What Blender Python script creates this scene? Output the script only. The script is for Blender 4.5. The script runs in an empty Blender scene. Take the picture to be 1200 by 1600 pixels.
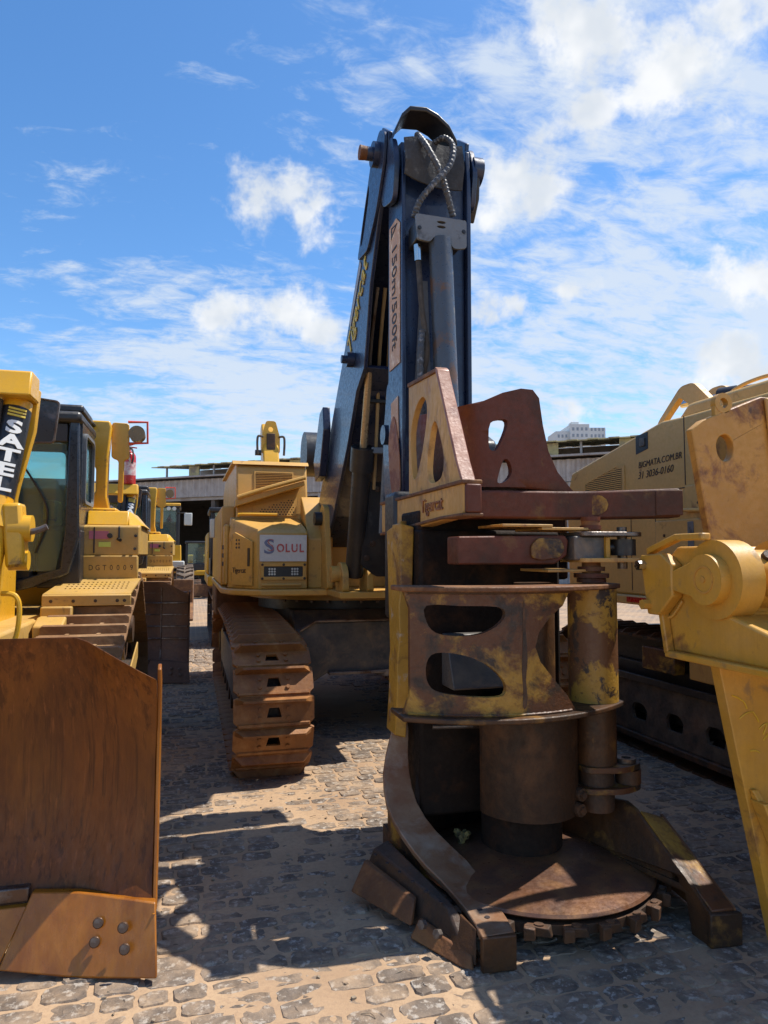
import bpy, bmesh, math, random
from mathutils import Vector, Matrix, noise as mnoise
from mathutils.geometry import tessellate_polygon, delaunay_2d_cdt
random.seed(7)
R = math.radians
scene = bpy.context.scene
COL = scene.collection

# ------------------------------------------------------------------ camera
cam = bpy.data.cameras.new('camera'); cam_o = bpy.data.objects.new('camera', cam); COL.objects.link(cam_o)
cam.sensor_fit = 'VERTICAL'; cam.sensor_height = 36; cam.lens = 36 * 1110 / 1600
cam.clip_start = 0.05; cam.clip_end = 3000
HEAD = R(15.1); PITCH = math.atan(68 / 1110)
cam_o.location = (0, 0, 1.7)
cam_o.rotation_euler = (math.pi / 2 + PITCH, 0, -HEAD)
scene.camera = cam_o

def pix_dir(px, py):
    x = (px - 600) / 1110; y = (800 - py) / 1110
    fw = Vector((math.sin(HEAD) * math.cos(PITCH), math.cos(HEAD) * math.cos(PITCH), math.sin(PITCH)))
    rt = Vector((math.cos(HEAD), -math.sin(HEAD), 0)); up = rt.cross(fw)
    return (fw + rt * x + up * y).normalized()

# ------------------------------------------------------------------ sky + sun
SUN_EL = R(61.5); SUN_AZ = R(88)      # azimuth clockwise from +Y
world = bpy.data.worlds.new('World'); scene.world = world; world.use_nodes = True
def build_world():
    nt = world.node_tree; nt.nodes.clear(); N = nt.nodes; L = nt.links
    def nd(t, **k):
        n = N.new(t)
        for a, b in k.items(): setattr(n, a, b)
        return n
    def M(op, a, b=None, c=None, clamp=False):
        n = nd('ShaderNodeMath', operation=op, use_clamp=clamp)
        for i, v in enumerate((a, b, c)):
            if v is None: continue
            if isinstance(v, (int, float)): n.inputs[i].default_value = v
            else: L.new(v, n.inputs[i])
        return n.outputs[0]
    sky = nd('ShaderNodeTexSky', sky_type='NISHITA', sun_disc=False)
    sky.sun_elevation = SUN_EL; sky.sun_rotation = SUN_AZ; sky.altitude = 700
    sky.air_density = 1.0; sky.dust_density = 0.7; sky.ozone_density = 2.2
    tc = nd('ShaderNodeTexCoord'); D = tc.outputs['Generated']
    sep = nd('ShaderNodeSeparateXYZ'); L.new(D, sep.inputs[0])
    zz = M('MAXIMUM', sep.outputs[2], 0.0)
    den = M('ADD', zz, 0.22)
    comb = nd('ShaderNodeCombineXYZ')
    L.new(M('DIVIDE', sep.outputs[0], den), comb.inputs[0]); L.new(M('DIVIDE', sep.outputs[1], den), comb.inputs[1])
    P = comb.outputs[0]
    def noise(vec, scale, detail=8, rough=.55, dist=0., off=(0, 0, 0), stretch=(1, 1, 1), rot=0):
        mp = nd('ShaderNodeMapping'); L.new(vec, mp.inputs[0])
        mp.inputs['Location'].default_value = off; mp.inputs['Scale'].default_value = stretch; mp.inputs['Rotation'].default_value = (0, 0, rot)
        n = nd('ShaderNodeTexNoise'); L.new(mp.outputs[0], n.inputs['Vector'])
        n.inputs['Scale'].default_value = scale; n.inputs['Detail'].default_value = detail
        n.inputs['Roughness'].default_value = rough; n.inputs['Distortion'].default_value = dist
        return n.outputs['Fac']
    def ramp(v, lo, hi):
        n = nd('ShaderNodeMapRange', interpolation_type='SMOOTHSTEP', clamp=True)
        L.new(v, n.inputs[0]); n.inputs[1].default_value = lo; n.inputs[2].default_value = hi
        return n.outputs[0]
    def blob(px, py, r, ax=1.0):
        c = pix_dir(px, py)
        s = nd('ShaderNodeVectorMath', operation='SUBTRACT'); L.new(D, s.inputs[0]); s.inputs[1].default_value = c
        m = nd('ShaderNodeVectorMath', operation='MULTIPLY'); L.new(s.outputs[0], m.inputs[0]); m.inputs[1].default_value = (1, 1, ax)
        l = nd('ShaderNodeVectorMath', operation='LENGTH'); L.new(m.outputs[0], l.inputs[0])
        return M('SUBTRACT', 1.0, M('DIVIDE', l.outputs['Value'], r))
    # thin wisps, everywhere, thicker low down
    w1 = noise(P, 2.6, 6, .64, .6, (3.1, 1.7, 0), (1, 2.2, 1), .5)
    w2 = noise(P, 11.0, 5, .66, .5, (1, 5, 0), (1, 1.8, 1), .9)
    wisp = M('ADD', M('MULTIPLY', w1, .58), M('MULTIPLY', w2, .42))
    low = ramp(zz, .55, .02)
    reg = blob(1080, 240, .60, 1.1)
    for b in ((960, 40, .30, 1.2), (820, 300, .24, 1.5), (420, 590, .34, 2.0), (1180, 520, .30, 1.5), (640, 640, .30, 2.2)):
        reg = M('MAXIMUM', reg, blob(*b))
    reg = M('MAXIMUM', reg, 0.0)
    wv = M('ADD', M('ADD', wisp, M('MULTIPLY', reg, .20)), M('MULTIPLY', low, .115))
    wispm = M('MULTIPLY', ramp(wv, .545, .77), .85)
    # puffy clouds
    puff = noise(D, 8.0, 5, .62, .2, (2, 0, 1))
    puff2 = noise(D, 26.0, 4, .62, .1, (0, 4, 1))
    pn = M('ADD', M('MULTIPLY', puff, .65), M('MULTIPLY', puff2, .35))
    cm = None
    for (px, py, r, ax) in ((425, 305, .085, 1.25), (470, 345, .06, 1.2), (495, 318, .028, 1.1),
                            (360, 487, .06, 1.6), (450, 490, .085, 1.5), (500, 520, .06, 1.4),
                            (930, 45, .12, 1.0), (890, 100, .07, 1.1), (1085, 85, .10, 1.1), (1150, 20, .09, 1.2), (1020, 130, .06, 1.3), (930, 165, .05, 1.6),
                            (800, 280, .085, 1.3), (765, 345, .06, 1.4), (850, 300, .06, 1.4),
                            (800, 475, .075, 1.8), (880, 452, .06, 2.6), (760, 490, .045, 1.6),
                            (1130, 570, .085, 1.3), (1180, 600, .07, 1.5), (890, 640, .05, 1.3), 
                             (1170, 440, .10, 2.4)):
        b = blob(px, py, r * .92, ax)
        cm = b if cm is None else M('MAXIMUM', cm, b)
    cm = M('MAXIMUM', cm, -0.7)
    cv = M('ADD', M('MULTIPLY', cm, .62), M('MULTIPLY', M('SUBTRACT', pn, .5), 3.0))
    cum = M('MULTIPLY', ramp(cv, .12, .62), .93)
    # the same kind of broken cloud carries on round the rest of the sky
    away = ramp(M('DOT_PRODUCT' if False else 'ADD', M('MULTIPLY', sep.outputs[0], math.sin(HEAD)), M('MULTIPLY', sep.outputs[1], math.cos(HEAD))), .55, .25)
    gen = M('MULTIPLY', ramp(noise(P, 1.7, 5, .6, .3, (7, 2, 0)), .56, .70), away)
    cum = M('MAXIMUM', cum, gen)
    shade = noise(D, 14, 3, .6, 0, (5, 5, 5))
    ccol = nd('ShaderNodeMix', data_type='RGBA'); L.new(ramp(shade, .3, .7), ccol.inputs[0])
    ccol.inputs[6].default_value = (3.55, 3.8, 4.1, 1); ccol.inputs[7].default_value = (4.75, 4.8, 4.85, 1)
    hs = nd('ShaderNodeHueSaturation'); hs.inputs['Saturation'].default_value = 1.24; hs.inputs['Value'].default_value = SKY_VAL
    L.new(sky.outputs[0], hs.inputs['Color'])
    m1 = nd('ShaderNodeMix', data_type='RGBA'); L.new(wispm, m1.inputs[0]); L.new(hs.outputs[0], m1.inputs[6]); m1.inputs[7].default_value = (3.5, 3.9, 4.4, 1)
    m2 = nd('ShaderNodeMix', data_type='RGBA'); L.new(cum, m2.inputs[0]); L.new(m1.outputs[2], m2.inputs[6]); L.new(ccol.outputs[2], m2.inputs[7])
    bg = nd('ShaderNodeBackground'); bg.inputs[1].default_value = 0.132; L.new(m2.outputs[2], bg.inputs[0])
    out = nd('ShaderNodeOutputWorld'); L.new(bg.outputs[0], out.inputs[0])
SKY_VAL = 1.02
world.cycles.sampling_method = 'MANUAL'; world.cycles.sample_map_resolution = 512
scene.cycles.max_bounces = 6; scene.cycles.diffuse_bounces = 3; scene.cycles.glossy_bounces = 3; scene.cycles.transmission_bounces = 6; scene.cycles.caustics_reflective = False; scene.cycles.caustics_refractive = False
build_world()
sun = bpy.data.lights.new('sun', 'SUN'); sun.energy = 4.1; sun.angle = R(0.53); sun.color = (1, .95, .86)
sun_o = bpy.data.objects.new('sun', sun); COL.objects.link(sun_o)
sd = Vector((math.sin(SUN_AZ) * math.cos(SUN_EL), math.cos(SUN_AZ) * math.cos(SUN_EL), math.sin(SUN_EL)))
sun_o.rotation_euler = sd.to_track_quat('Z', 'Y').to_euler(); sun_o.location = (20, 0, 30)
scene.view_settings.view_transform = 'Standard'; scene.view_settings.look = 'None'
scene.view_settings.exposure = 0.68; scene.view_settings.gamma = 1
scene.view_settings.use_curve_mapping = False

# ------------------------------------------------------------------ materials
MATS = {}
def surf(name, base, wear=None, wear_amt=.5, wear_scale=3., wear2=None, wear2_amt=.35, wear2_scale=7., rough=.5, metal=0., var=.18, bump=.15, bscale=60., streak=0., dust=0., stretch=(1, 1, 1), sharp=.06, spec=.5, coat=0.):
    if name in MATS: return MATS[name]
    m = bpy.data.materials.new(name); m.use_nodes = True; nt = m.node_tree; N = nt.nodes; L = nt.links
    b = N['Principled BSDF']
    tc = N.new('ShaderNodeTexCoord'); V = tc.outputs['Object']
    def noise(scale, detail=6, rough=.6, st=(1, 1, 1), off=0., dist=0.):
        mp = N.new('ShaderNodeMapping'); L.new(V, mp.inputs[0]); mp.inputs['Scale'].default_value = st; mp.inputs['Location'].default_value = (off, off * .7, off * 1.3)
        n = N.new('ShaderNodeTexNoise'); n.inputs['Scale'].default_value = scale; n.inputs['Detail'].default_value = detail; n.inputs['Roughness'].default_value = rough; n.inputs['Distortion'].default_value = dist
        L.new(mp.outputs[0], n.inputs['Vector']); return n.outputs['Fac']
    def rng(v, a, c, d=0., e=1.):
        r = N.new('ShaderNodeMapRange'); r.clamp = True; L.new(v, r.inputs[0])
        for i, q in enumerate((a, c, d, e)): r.inputs[i + 1].default_value = q
        return r.outputs[0]
    def mix(f, a, c, mode='MIX'):
        x = N.new('ShaderNodeMix'); x.data_type = 'RGBA'; x.blend_type = mode
        if isinstance(f, float): x.inputs[0].default_value = f
        else: L.new(f, x.inputs[0])
        for i, q in ((6, a), (7, c)):
            if isinstance(q, tuple): x.inputs[i].default_value = (*q[:3], 1)
            else: L.new(q, x.inputs[i])
        return x.outputs[2]
    lo = tuple(c * (1 - var * 1.6) for c in base); hi = tuple(min(1, c * (1 + var)) for c in base)
    col = mix(rng(noise(2.3, 3, .6, stretch, 1.), .3, .7), lo, hi)
    fine = noise(34, 3, .7, stretch, 9.)
    col = mix(rng(fine, .35, .7, 0, .5), col, tuple(c * .8 for c in base))
    rv = None
    if wear:
        t = 1 - wear_amt
        f = rng(noise(wear_scale, 6, .68, stretch, 3., .4), .26 + .48 * t - sharp, .26 + .48 * t + sharp)
        col = mix(f, col, wear); rv = f
    if wear2:
        t = 1 - wear2_amt
        f2 = rng(noise(wear2_scale, 5, .65, stretch, 6., .3), .26 + .48 * t - sharp, .26 + .48 * t + sharp)
        col = mix(f2, col, wear2)
    if streak > 0:
        s = rng(noise(38, 4, .65, (1, 1, .022), 4., .3), .50, .66, 0, streak)
        col = mix(s, col, tuple(c * .35 for c in base))
        s2 = rng(noise(60, 4, .6, (1, 1, .018), 14.), .58, .72, 0, streak * .5)
        col = mix(s2, col, tuple(min(1, c * 1.9 + .012) for c in base))
    if dust > 0:
        col = mix(rng(noise(5, 7, .65, (1, 1, 1), 11.), .35, .75, 0, dust), col, (.42, .30, .19))
    L.new(col, b.inputs['Base Color'])
    rr = rng(fine, .3, .7, max(.05, rough - .13), min(1, rough + .16))
    L.new(rr, b.inputs['Roughness'])
    b.inputs['Metallic'].default_value = metal; b.inputs['Specular IOR Level'].default_value = spec
    b.inputs['Coat Weight'].default_value = coat
    bp = N.new('ShaderNodeBump'); bp.inputs['Strength'].default_value = bump; bp.inputs['Distance'].default_value = .01
    bn = noise(bscale, 3, .65, stretch, 2.); bh = bn
    if rv is not None:
        a = N.new('ShaderNodeMath'); a.operation = 'SUBTRACT'; L.new(bn, a.inputs[0])
        k = N.new('ShaderNodeMath'); k.operation = 'MULTIPLY'; L.new(rv, k.inputs[0]); k.inputs[1].default_value = .5
        L.new(k.outputs[0], a.inputs[1]); bh = a.outputs[0]
    L.new(bh, bp.inputs['Height']); L.new(bp.outputs[0], b.inputs['Normal'])
    MATS[name] = m; return m
def glass(name, tint, rough=.03):
    m = bpy.data.materials.new(name); m.use_nodes = True; b = m.node_tree.nodes['Principled BSDF']
    b.inputs['Base Color'].default_value = (*tint, 1); b.inputs['Roughness'].default_value = rough
    b.inputs['Transmission Weight'].default_value = .9; b.inputs['IOR'].default_value = 1.45
    MATS[name] = m; return m

RUSTC = (.105, .040, .016)
cat = surf('cat_yellow', (.68, .355, .012), (.12, .05, .015), .12, 5, rough=.36, var=.07, bump=.05, bscale=30, dust=.09, coat=.1)
catdull = surf('dull_yellow', (.50, .30, .065), (.12, .055, .025), .15, 6, rough=.5, var=.1, bump=.06, dust=.35)
tan = surf('tan_yellow', (.60, .32, .056), (.16, .07, .025), .15, 4, rough=.46, var=.1, bump=.06, dust=.22)
tanworn = surf('tan_worn', (.56, .30, .072), (.13, .055, .022), .24, 3.2, (.32, .14, .045), .22, 9, rough=.55, var=.14, bump=.15, dust=.2, stretch=(1, 1, .5))
pillar = surf('yellow_scraped', (.48, .25, .028), (.13, .05, .018), .32, 4, (.45, .38, .30), .2, 8, rough=.45, bump=.12)
att = surf('attachment_yellow', (.57, .29, .030), (.20, .08, .02), .17, 5, (.30, .17, .05), .17, 9, rough=.42, var=.12, bump=.08, dust=.2, streak=.12)
attworn = surf('orange_yellow_worn', (.52, .26, .05), (.20, .075, .025), .30, 3.5, (.10, .045, .02), .17, 7, rough=.52, var=.12, bump=.12)
rust = surf('rust', (.19, .075, .024), (.08, .034, .015), .42, 3.5, (.30, .135, .04), .25, 6, rough=.72, var=.25, bump=.3, sharp=.14)
grimeshade = surf('grime_and_shade', (.026, .017, .012), (.012, .009, .008), .5, 3, (.07, .03, .013), .22, 5, rough=.75, var=.25, bump=.25, sharp=.12, spec=.15)  # oily grime, taken near black to stand in for shade inside the head
rustdk = surf('dark_rust', (.075, .037, .018), (.03, .019, .012), .45, 3, (.15, .06, .02), .25, 5, rough=.62, var=.25, bump=.3, sharp=.14)
rustblade = surf('blade_rust', (.165, .046, .006), (.06, .019, .004), .45, 2.2, (.23, .074, .008), .22, 3, spec=.3, rough=.42, bscale=7., var=.2, bump=.45, streak=.75, sharp=.18, stretch=(1, 1, .35))
rustbit = surf('polished_rust', (.35, .115, .008), (.17, .05, .006), .38, 3, (.44, .17, .02), .2, 6, rough=.34, var=.2, bump=.08, stretch=(1, 1, .3), sharp=.15)
redbrown = surf('red_primer', (.13, .037, .019), (.065, .028, .016), .42, 3, (.20, .115, .04), .14, 5, spec=.3, rough=.52, var=.14, bump=.1, sharp=.1)
headmix = surf('yellow_over_rust', (.38, .205, .028), (.10, .036, .012), .55, 3.0, (.035, .02, .012), .38, 5, rough=.55, var=.2, bump=.25, sharp=.05)
headrust = surf('head_brown', (.105, .045, .016), (.038, .02, .011), .5, 3, (.26, .13, .03), .15, 6, spec=.35, rough=.5, var=.2, bump=.2, sharp=.1)
tubey = surf('yellow_tube', (.40, .22, .03), (.12, .05, .018), .44, 4, (.04, .025, .018), .33, 9, rough=.5, var=.15, bump=.25, sharp=.03)
forkband = surf('worn_fork', (.32, .19, .11), (.22, .085, .035), .42, 3, (.40, .31, .23), .25, 5, rough=.42, metal=.25, var=.15, bump=.15, sharp=.14)
navy = surf('navy_paint', (.010, .022, .062), (.08, .095, .12), .14, 4, rough=.34, var=.2, bump=.05, dust=.03, coat=.15)
black = surf('black_paint', (.014, .015, .018), (.06, .06, .06), .15, 5, rough=.42, var=.2, bump=.08, dust=.06)
steelgrey = surf('grey_guard', (.16, .17, .18), (.07, .07, .07), .3, 6, rough=.5, var=.12, bump=.1)
oldtube = surf('old_cylinder', (.075, .085, .10), (.16, .08, .04), .3, 5, (.26, .20, .12), .2, 8, rough=.36, metal=.3, bump=.1)
canvas = surf('rubber_flap', (.045, .045, .047), (.12, .12, .12), .2, 5, rough=.8, bump=.3)
rubber = surf('rubber', (.025, .024, .023), rough=.75, bump=.2, dust=.25)
hose = surf('hose_wrap', (.05, .053, .06), (.2, .2, .21), .3, 30, rough=.5, bump=.2)
chrome = surf('chrome', (.62, .62, .60), rough=.15, metal=1., var=.05, bump=.02)
pipetan = surf('pipe_tan', (.38, .25, .11), rough=.45, var=.1, bump=.0)
drumb = surf('drum_brown', (.055, .025, .011), (.022, .014, .009), .48, 2.5, (.13, .055, .02), .22, 4, spec=.3, rough=.58, bump=.15, sharp=.15)
goldrod = surf('gold_rod', (.50, .36, .20), rough=.3, metal=.4, var=.03, bump=0.)
worn_steel = surf('worn_steel', (.20, .17, .15), (.10, .06, .04), .45, 5, rough=.38, metal=.6, bump=.2)
caryard = surf('carbody_grey', (.05, .055, .06), (.14, .10, .07), .35, 5, rough=.5, var=.2, bump=.12, dust=.3)
white = surf('white_plate', (.62, .61, .58), (.28, .20, .15), .16, 9, rough=.45, var=.05, bump=.03)
offwhite = surf('sticker_white', (.75, .74, .7), rough=.4, var=.04, bump=.02)
peach = surf('faded_sticker', (.55, .33, .20), (.75, .6, .45), .3, 12, rough=.6, var=.1, bump=.03)
dtext = surf('dark_print', (.035, .025, .025), rough=.6, var=.1, bump=.02)
redtext = surf('red_print', (.5, .10, .09), (.65, .45, .42), .3, 18, rough=.5, var=.1)
bluetext = surf('blue_print', (.16, .19, .30), rough=.5, var=.1)
ytext = surf('yellow_print', (.65, .48, .05), (.1, .1, .08), .25, 14, rough=.5, var=.1)
pinkst = surf('pink_sticker', (.55, .16, .22), rough=.5, var=.1)
greenst = surf('green_sticker', (.6, .68, .12), rough=.5, var=.08)
redpaint = surf('red_paint', (.50, .018, .018), (.5, .35, .3), .16, 12, rough=.3, var=.1, coat=.3)
orangefr = surf('orange_frame', (.75, .08, .04), rough=.4)
lens = surf('lamp_lens', (.55, .55, .5), rough=.12, var=.1, spec=.8)
lensamber = surf('amber_lens', (.25, .14, .04), rough=.15)
mirrorback = surf('mirror_back', (.03, .035, .04), (.1, .1, .11), .25, 6, rough=.35)
corr = surf('corrugated_sheet', (.40, .36, .34), (.30, .26, .24), .4, 1, rough=.5, metal=.2, var=.08, bump=.03, bscale=10)
tanlight = surf('tan_light', (.68, .41, .125), (.3, .15, .05), .12, 4, rough=.5, var=.08, bump=.05, dust=.15)
roofm = surf('roof_sheet', (.36, .33, .31), (.24, .2, .18), .4, .6, rough=.55, var=.1, bump=.03, bscale=10)
yellowed = surf('yellowed_sheet', (.50, .40, .18), (.25, .2, .14), .4, 1, rough=.6, var=.15, bump=.03)
concrete = surf('painted_concrete', (.62, .63, .62), (.45, .45, .44), .4, .05, rough=.8, var=.06, bump=.02)
dkglass = surf('dark_glass', (.05, .07, .09), rough=.12, spec=.8, var=.1, bump=0.)
seatm = surf('seat_black', (.02, .02, .022), rough=.7)
greenglass = glass('green_tinted_glass', (.55, .82, .78))
rustpink = surf('shoe_rust', (.32, .125, .028), (.16, .056, .014), .45, 4, (.44, .21, .07), .22, 7, rough=.6, var=.2, bump=.2, sharp=.15)
shoedoz = surf('dusty_shoe', (.27, .15, .065), (.15, .065, .025), .4, 4, (.38, .24, .12), .25, 6, rough=.7, var=.2, bump=.2, sharp=.15)
wood = surf('debris', (.28, .2, .06), (.1, .07, .03), .4, 20, rough=.9, bump=.4)

# ------------------------------------------------------------------ mesh helpers
class MB:
    def __init__(s, o=(0, 0, 0)):
        s.v = []; s.f = []; s.sm = []; s.o = Vector(o)
    def add(s, vs, fs, smooth=False):
        k = len(s.v); s.v += [Vector(p) for p in vs]
        for f in fs: s.f.append(tuple(i + k for i in f)); s.sm.append(smooth)
        return s
    def box(s, x0, x1, y0, y1, z0, z1):
        return s.hexa([(x0, y0, z0), (x1, y0, z0), (x1, y1, z0), (x0, y1, z0)], [(x0, y0, z1), (x1, y0, z1), (x1, y1, z1), (x0, y1, z1)])
    def hexa(s, a, b):
        n = len(a); return s.add(list(a) + list(b), [tuple(range(n))[::-1], tuple(range(n, 2 * n))] + [(i, (i + 1) % n, n + (i + 1) % n, n + i) for i in range(n)])
    def obox(s, c, size, rot=None):
        c = Vector(c); hx, hy, hz = (q / 2 for q in size); Mx = rot if rot else Matrix.Identity(3)
        pts = [c + Mx @ Vector((x, y, z)) for z in (-hz, hz) for x, y in ((-hx, -hy), (hx, -hy), (hx, hy), (-hx, hy))]
        return s.hexa(pts[:4], pts[4:])
    def prism(s, pts, off):
        off = Vector(off); return s.hexa([Vector(p) for p in pts], [Vector(p) + off for p in pts])
    def px(s, yz, x0, x1): return s.prism([(x0, y, z) for y, z in yz], (x1 - x0, 0, 0))
    def py(s, xz, y0, y1): return s.prism([(x, y0, z) for x, z in xz], (0, y1 - y0, 0))
    def plate(s, outline, holes, f, t):
        """f maps (u,v,w) to 3-D; thickness t along w"""
        loops = [outline] + list(holes); flat = [p for lp in loops for p in lp]; n = len(flat)
        tris = tessellate_polygon([[Vector((p[0], p[1], 0)) for p in lp] for lp in loops])
        vs = [f(p[0], p[1], 0) for p in flat] + [f(p[0], p[1], t) for p in flat]
        fs = [tuple(q) for q in tris] + [tuple(i + n for i in q)[::-1] for q in tris]
        k = 0
        for lp in loops:
            m = len(lp); fs += [(k + i, k + (i + 1) % m, n + k + (i + 1) % m, n + k + i) for i in range(m)]; k += m
        return s.add(vs, fs)
    def gridplate(s, outline, holes, f, t, step=.04):
        """plate with interior points, for surfaces that bend"""
        def inside(p, lp):
            c = False
            for (x0, y0), (x1, y1) in zip(lp, lp[1:] + lp[:1]):
                if (y0 > p[1]) != (y1 > p[1]) and p[0] < (x1 - x0) * (p[1] - y0) / (y1 - y0) + x0: c = not c
            return c
        loops = [outline] + list(holes); vs = []; es = []
        for lp in loops:
            k = len(vs); m = len(lp); vs += [Vector((p[0], p[1])) for p in lp]; es += [(k + i, k + (i + 1) % m) for i in range(m)]
        x0 = min(p[0] for p in outline); x1 = max(p[0] for p in outline); y0 = min(p[1] for p in outline); y1 = max(p[1] for p in outline)
        x = x0 + step / 2
        while x < x1:
            y = y0 + step / 2
            while y < y1:
                if inside((x, y), outline) and not any(inside((x, y), h) for h in holes): vs.append(Vector((x, y)))
                y += step
            x += step
        ov, oe, of, _, _, _ = delaunay_2d_cdt(vs, es, [], 0, 1e-5)
        keep = []
        for q in of:
            c = (sum(ov[i][0] for i in q) / 3, sum(ov[i][1] for i in q) / 3)
            if inside(c, outline) and not any(inside(c, h) for h in holes): keep.append(tuple(q))
        n = len(ov); V = [f(p[0], p[1], 0) for p in ov] + [f(p[0], p[1], t) for p in ov]
        s.add(V, keep + [tuple(i + n for i in q)[::-1] for q in keep])
        ed = {}
        for q in keep:
            for i in range(3):
                a, b = q[i], q[(i + 1) % 3]; ed[(a, b)] = 1
        s.add(V, [(a, b, n + b, n + a) for a, b in ed if (b, a) not in ed]); return s
    def cyl(s, p0, p1, r0, r1=None, n=20, cap=True):
        p0 = Vector(p0); p1 = Vector(p1); r1 = r0 if r1 is None else r1
        d = (p1 - p0).normalized(); a = d.orthogonal().normalized(); b = d.cross(a)
        ring = lambda p, r: [p + (a * math.cos(2 * math.pi * i / n) + b * math.sin(2 * math.pi * i / n)) * r for i in range(n)]
        s.add(ring(p0, r0) + ring(p1, r1), [(i, (i + 1) % n, n + (i + 1) % n, n + i) for i in range(n)], True)
        if cap: s.add(ring(p0, r0), [tuple(range(n))[::-1]]); s.add(ring(p1, r1), [tuple(range(n))])
        return s
    def ringcyl(s, p0, p1, ro, ri, n=24):
        p0 = Vector(p0); p1 = Vector(p1); d = (p1 - p0).normalized(); a = d.orthogonal().normalized(); b = d.cross(a)
        ring = lambda p, r: [p + (a * math.cos(2 * math.pi * i / n) + b * math.sin(2 * math.pi * i / n)) * r for i in range(n)]
        for A, B in ((ring(p0, ro), ring(p1, ro)), (ring(p1, ri), ring(p0, ri))):
            s.add(A + B, [(i, (i + 1) % n, n + (i + 1) % n, n + i) for i in range(n)], True)
        for A, B in ((ring(p0, ri), ring(p0, ro)), (ring(p1, ro), ring(p1, ri))):
            s.add(A + B, [(i, (i + 1) % n, n + (i + 1) % n, n + i) for i in range(n)])
        return s
    def tube(s, path, r, n=8, sub=6, smoothpath=True, cap=True):
        P = [Vector(p) for p in path]
        if smoothpath and len(P) > 2:
            Q = []
            for i in range(len(P) - 1):
                a = P[max(i - 1, 0)]; b = P[i]; c = P[i + 1]; d = P[min(i + 2, len(P) - 1)]
                for k in range(sub):
                    t = k / sub
                    Q.append(.5 * ((2 * b) + (c - a) * t + (2 * a - 5 * b + 4 * c - d) * t * t + (3 * b - a - 3 * c + d) * t ** 3))
            Q.append(P[-1]); P = Q
        vs = []; fs = []; ref = None
        for i, p in enumerate(P):
            d = (P[min(i + 1, len(P) - 1)] - P[max(i - 1, 0)]).normalized()
            if ref is None: ref = d.orthogonal().normalized()
            ref = (ref - d * ref.dot(d)).normalized(); b = d.cross(ref)
            rr = r(i / (len(P) - 1)) if callable(r) else r
            vs += [p + (ref * math.cos(2 * math.pi * k / n) + b * math.sin(2 * math.pi * k / n)) * rr for k in range(n)]
        for i in range(len(P) - 1):
            fs += [(i * n + k, i * n + (k + 1) % n, (i + 1) * n + (k + 1) % n, (i + 1) * n + k) for k in range(n)]
        s.add(vs, fs, True)
        if cap: s.add(vs[:n], [tuple(range(n))[::-1]]); s.add(vs[-n:], [tuple(range(n))])
        return s
    def sweep(s, sections, closed=True, smooth=False, cap=True):
        """sections: list of equal-length point loops"""
        n = len(sections[0]); vs = [p for sec in sections for p in sec]; fs = []
        for i in range(len(sections) - 1):
            for k in range(n if closed else n - 1):
                fs.append((i * n + k, i * n + (k + 1) % n, (i + 1) * n + (k + 1) % n, (i + 1) * n + k))
        s.add(vs, fs, smooth)
        if cap and closed: s.add(sections[0], [tuple(range(n))[::-1]]); s.add(sections[-1], [tuple(range(n))])
        return s
    def mesh(s, name):
        me = bpy.data.meshes.new(name); me.from_pydata([p - s.o for p in s.v], [], s.f)
        me.polygons.foreach_set('use_smooth', s.sm); 
        bm = bmesh.new(); bm.from_mesh(me); bmesh.ops.remove_doubles(bm, verts=bm.verts, dist=1e-5) if not any(s.sm) else None
        bmesh.ops.recalc_face_normals(bm, faces=bm.faces); bm.to_mesh(me); bm.free()
        me.polygons.foreach_set('use_smooth', [True] * len(me.polygons)); me.set_sharp_from_angle(angle=R(32)); return me
    def build(s, name, mat, parent=None, bev=0., label=None):
        return place(name, s.mesh(name), mat, parent, bev, label)
def place(name, me, mat, parent=None, bev=0., label=None):
    if mat and not me.materials: me.materials.append(mat)
    o = bpy.data.objects.new(name, me); COL.objects.link(o)
    if parent: o.parent = parent
    if bev > 0:
        b = o.modifiers.new('bevel', 'BEVEL'); b.width = bev; b.segments = 2; b.limit_method = 'ANGLE'; b.angle_limit = R(35); b.harden_normals = False
    if label: o['label'] = label
    return o
def thing(name, loc, label, cat_, group=None):
    o = bpy.data.objects.new(name, None); COL.objects.link(o); o.location = loc; o.empty_display_size = .2
    o['label'] = label; o['category'] = cat_
    if group: o['group'] = group
    return o
def tag(o, label=None, cat_=None, group=None, kind=None):
    for k, v in (('label', label), ('category', cat_), ('group', group), ('kind', kind)):
        if v: o[k] = v
    return o
def copy_tree(o, parent=None, skip=()):
    c = o.copy(); COL.objects.link(c); c.parent = parent
    for ch in o.children:
        if ch.name.split('.')[0] not in skip: copy_tree(ch, c, skip)
    return c
def text(name, s, size, mat, parent, origin, right, up, depth=.002, sx=1., align='LEFT', shear=0., bold=0.):
    cu = bpy.data.curves.new(name, 'FONT'); cu.body = s; cu.size = size; cu.extrude = depth; cu.align_x = align; cu.align_y = 'CENTER'; cu.shear = shear; cu.offset = bold; cu.resolution_u = 3
    t = bpy.data.objects.new(name, cu); me = bpy.data.meshes.new_from_object(t); bpy.data.objects.remove(t); bpy.data.curves.remove(cu)
    r = Vector(right).normalized(); u = Vector(up).normalized(); n = r.cross(u)
    Mx = Matrix(((r.x * sx, u.x, n.x, origin[0]), (r.y * sx, u.y, n.y, origin[1]), (r.z * sx, u.z, n.z, origin[2]), (0, 0, 0, 1)))
    me.transform(Mx); me.materials.clear(); return place(name, me, mat, parent)
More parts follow.
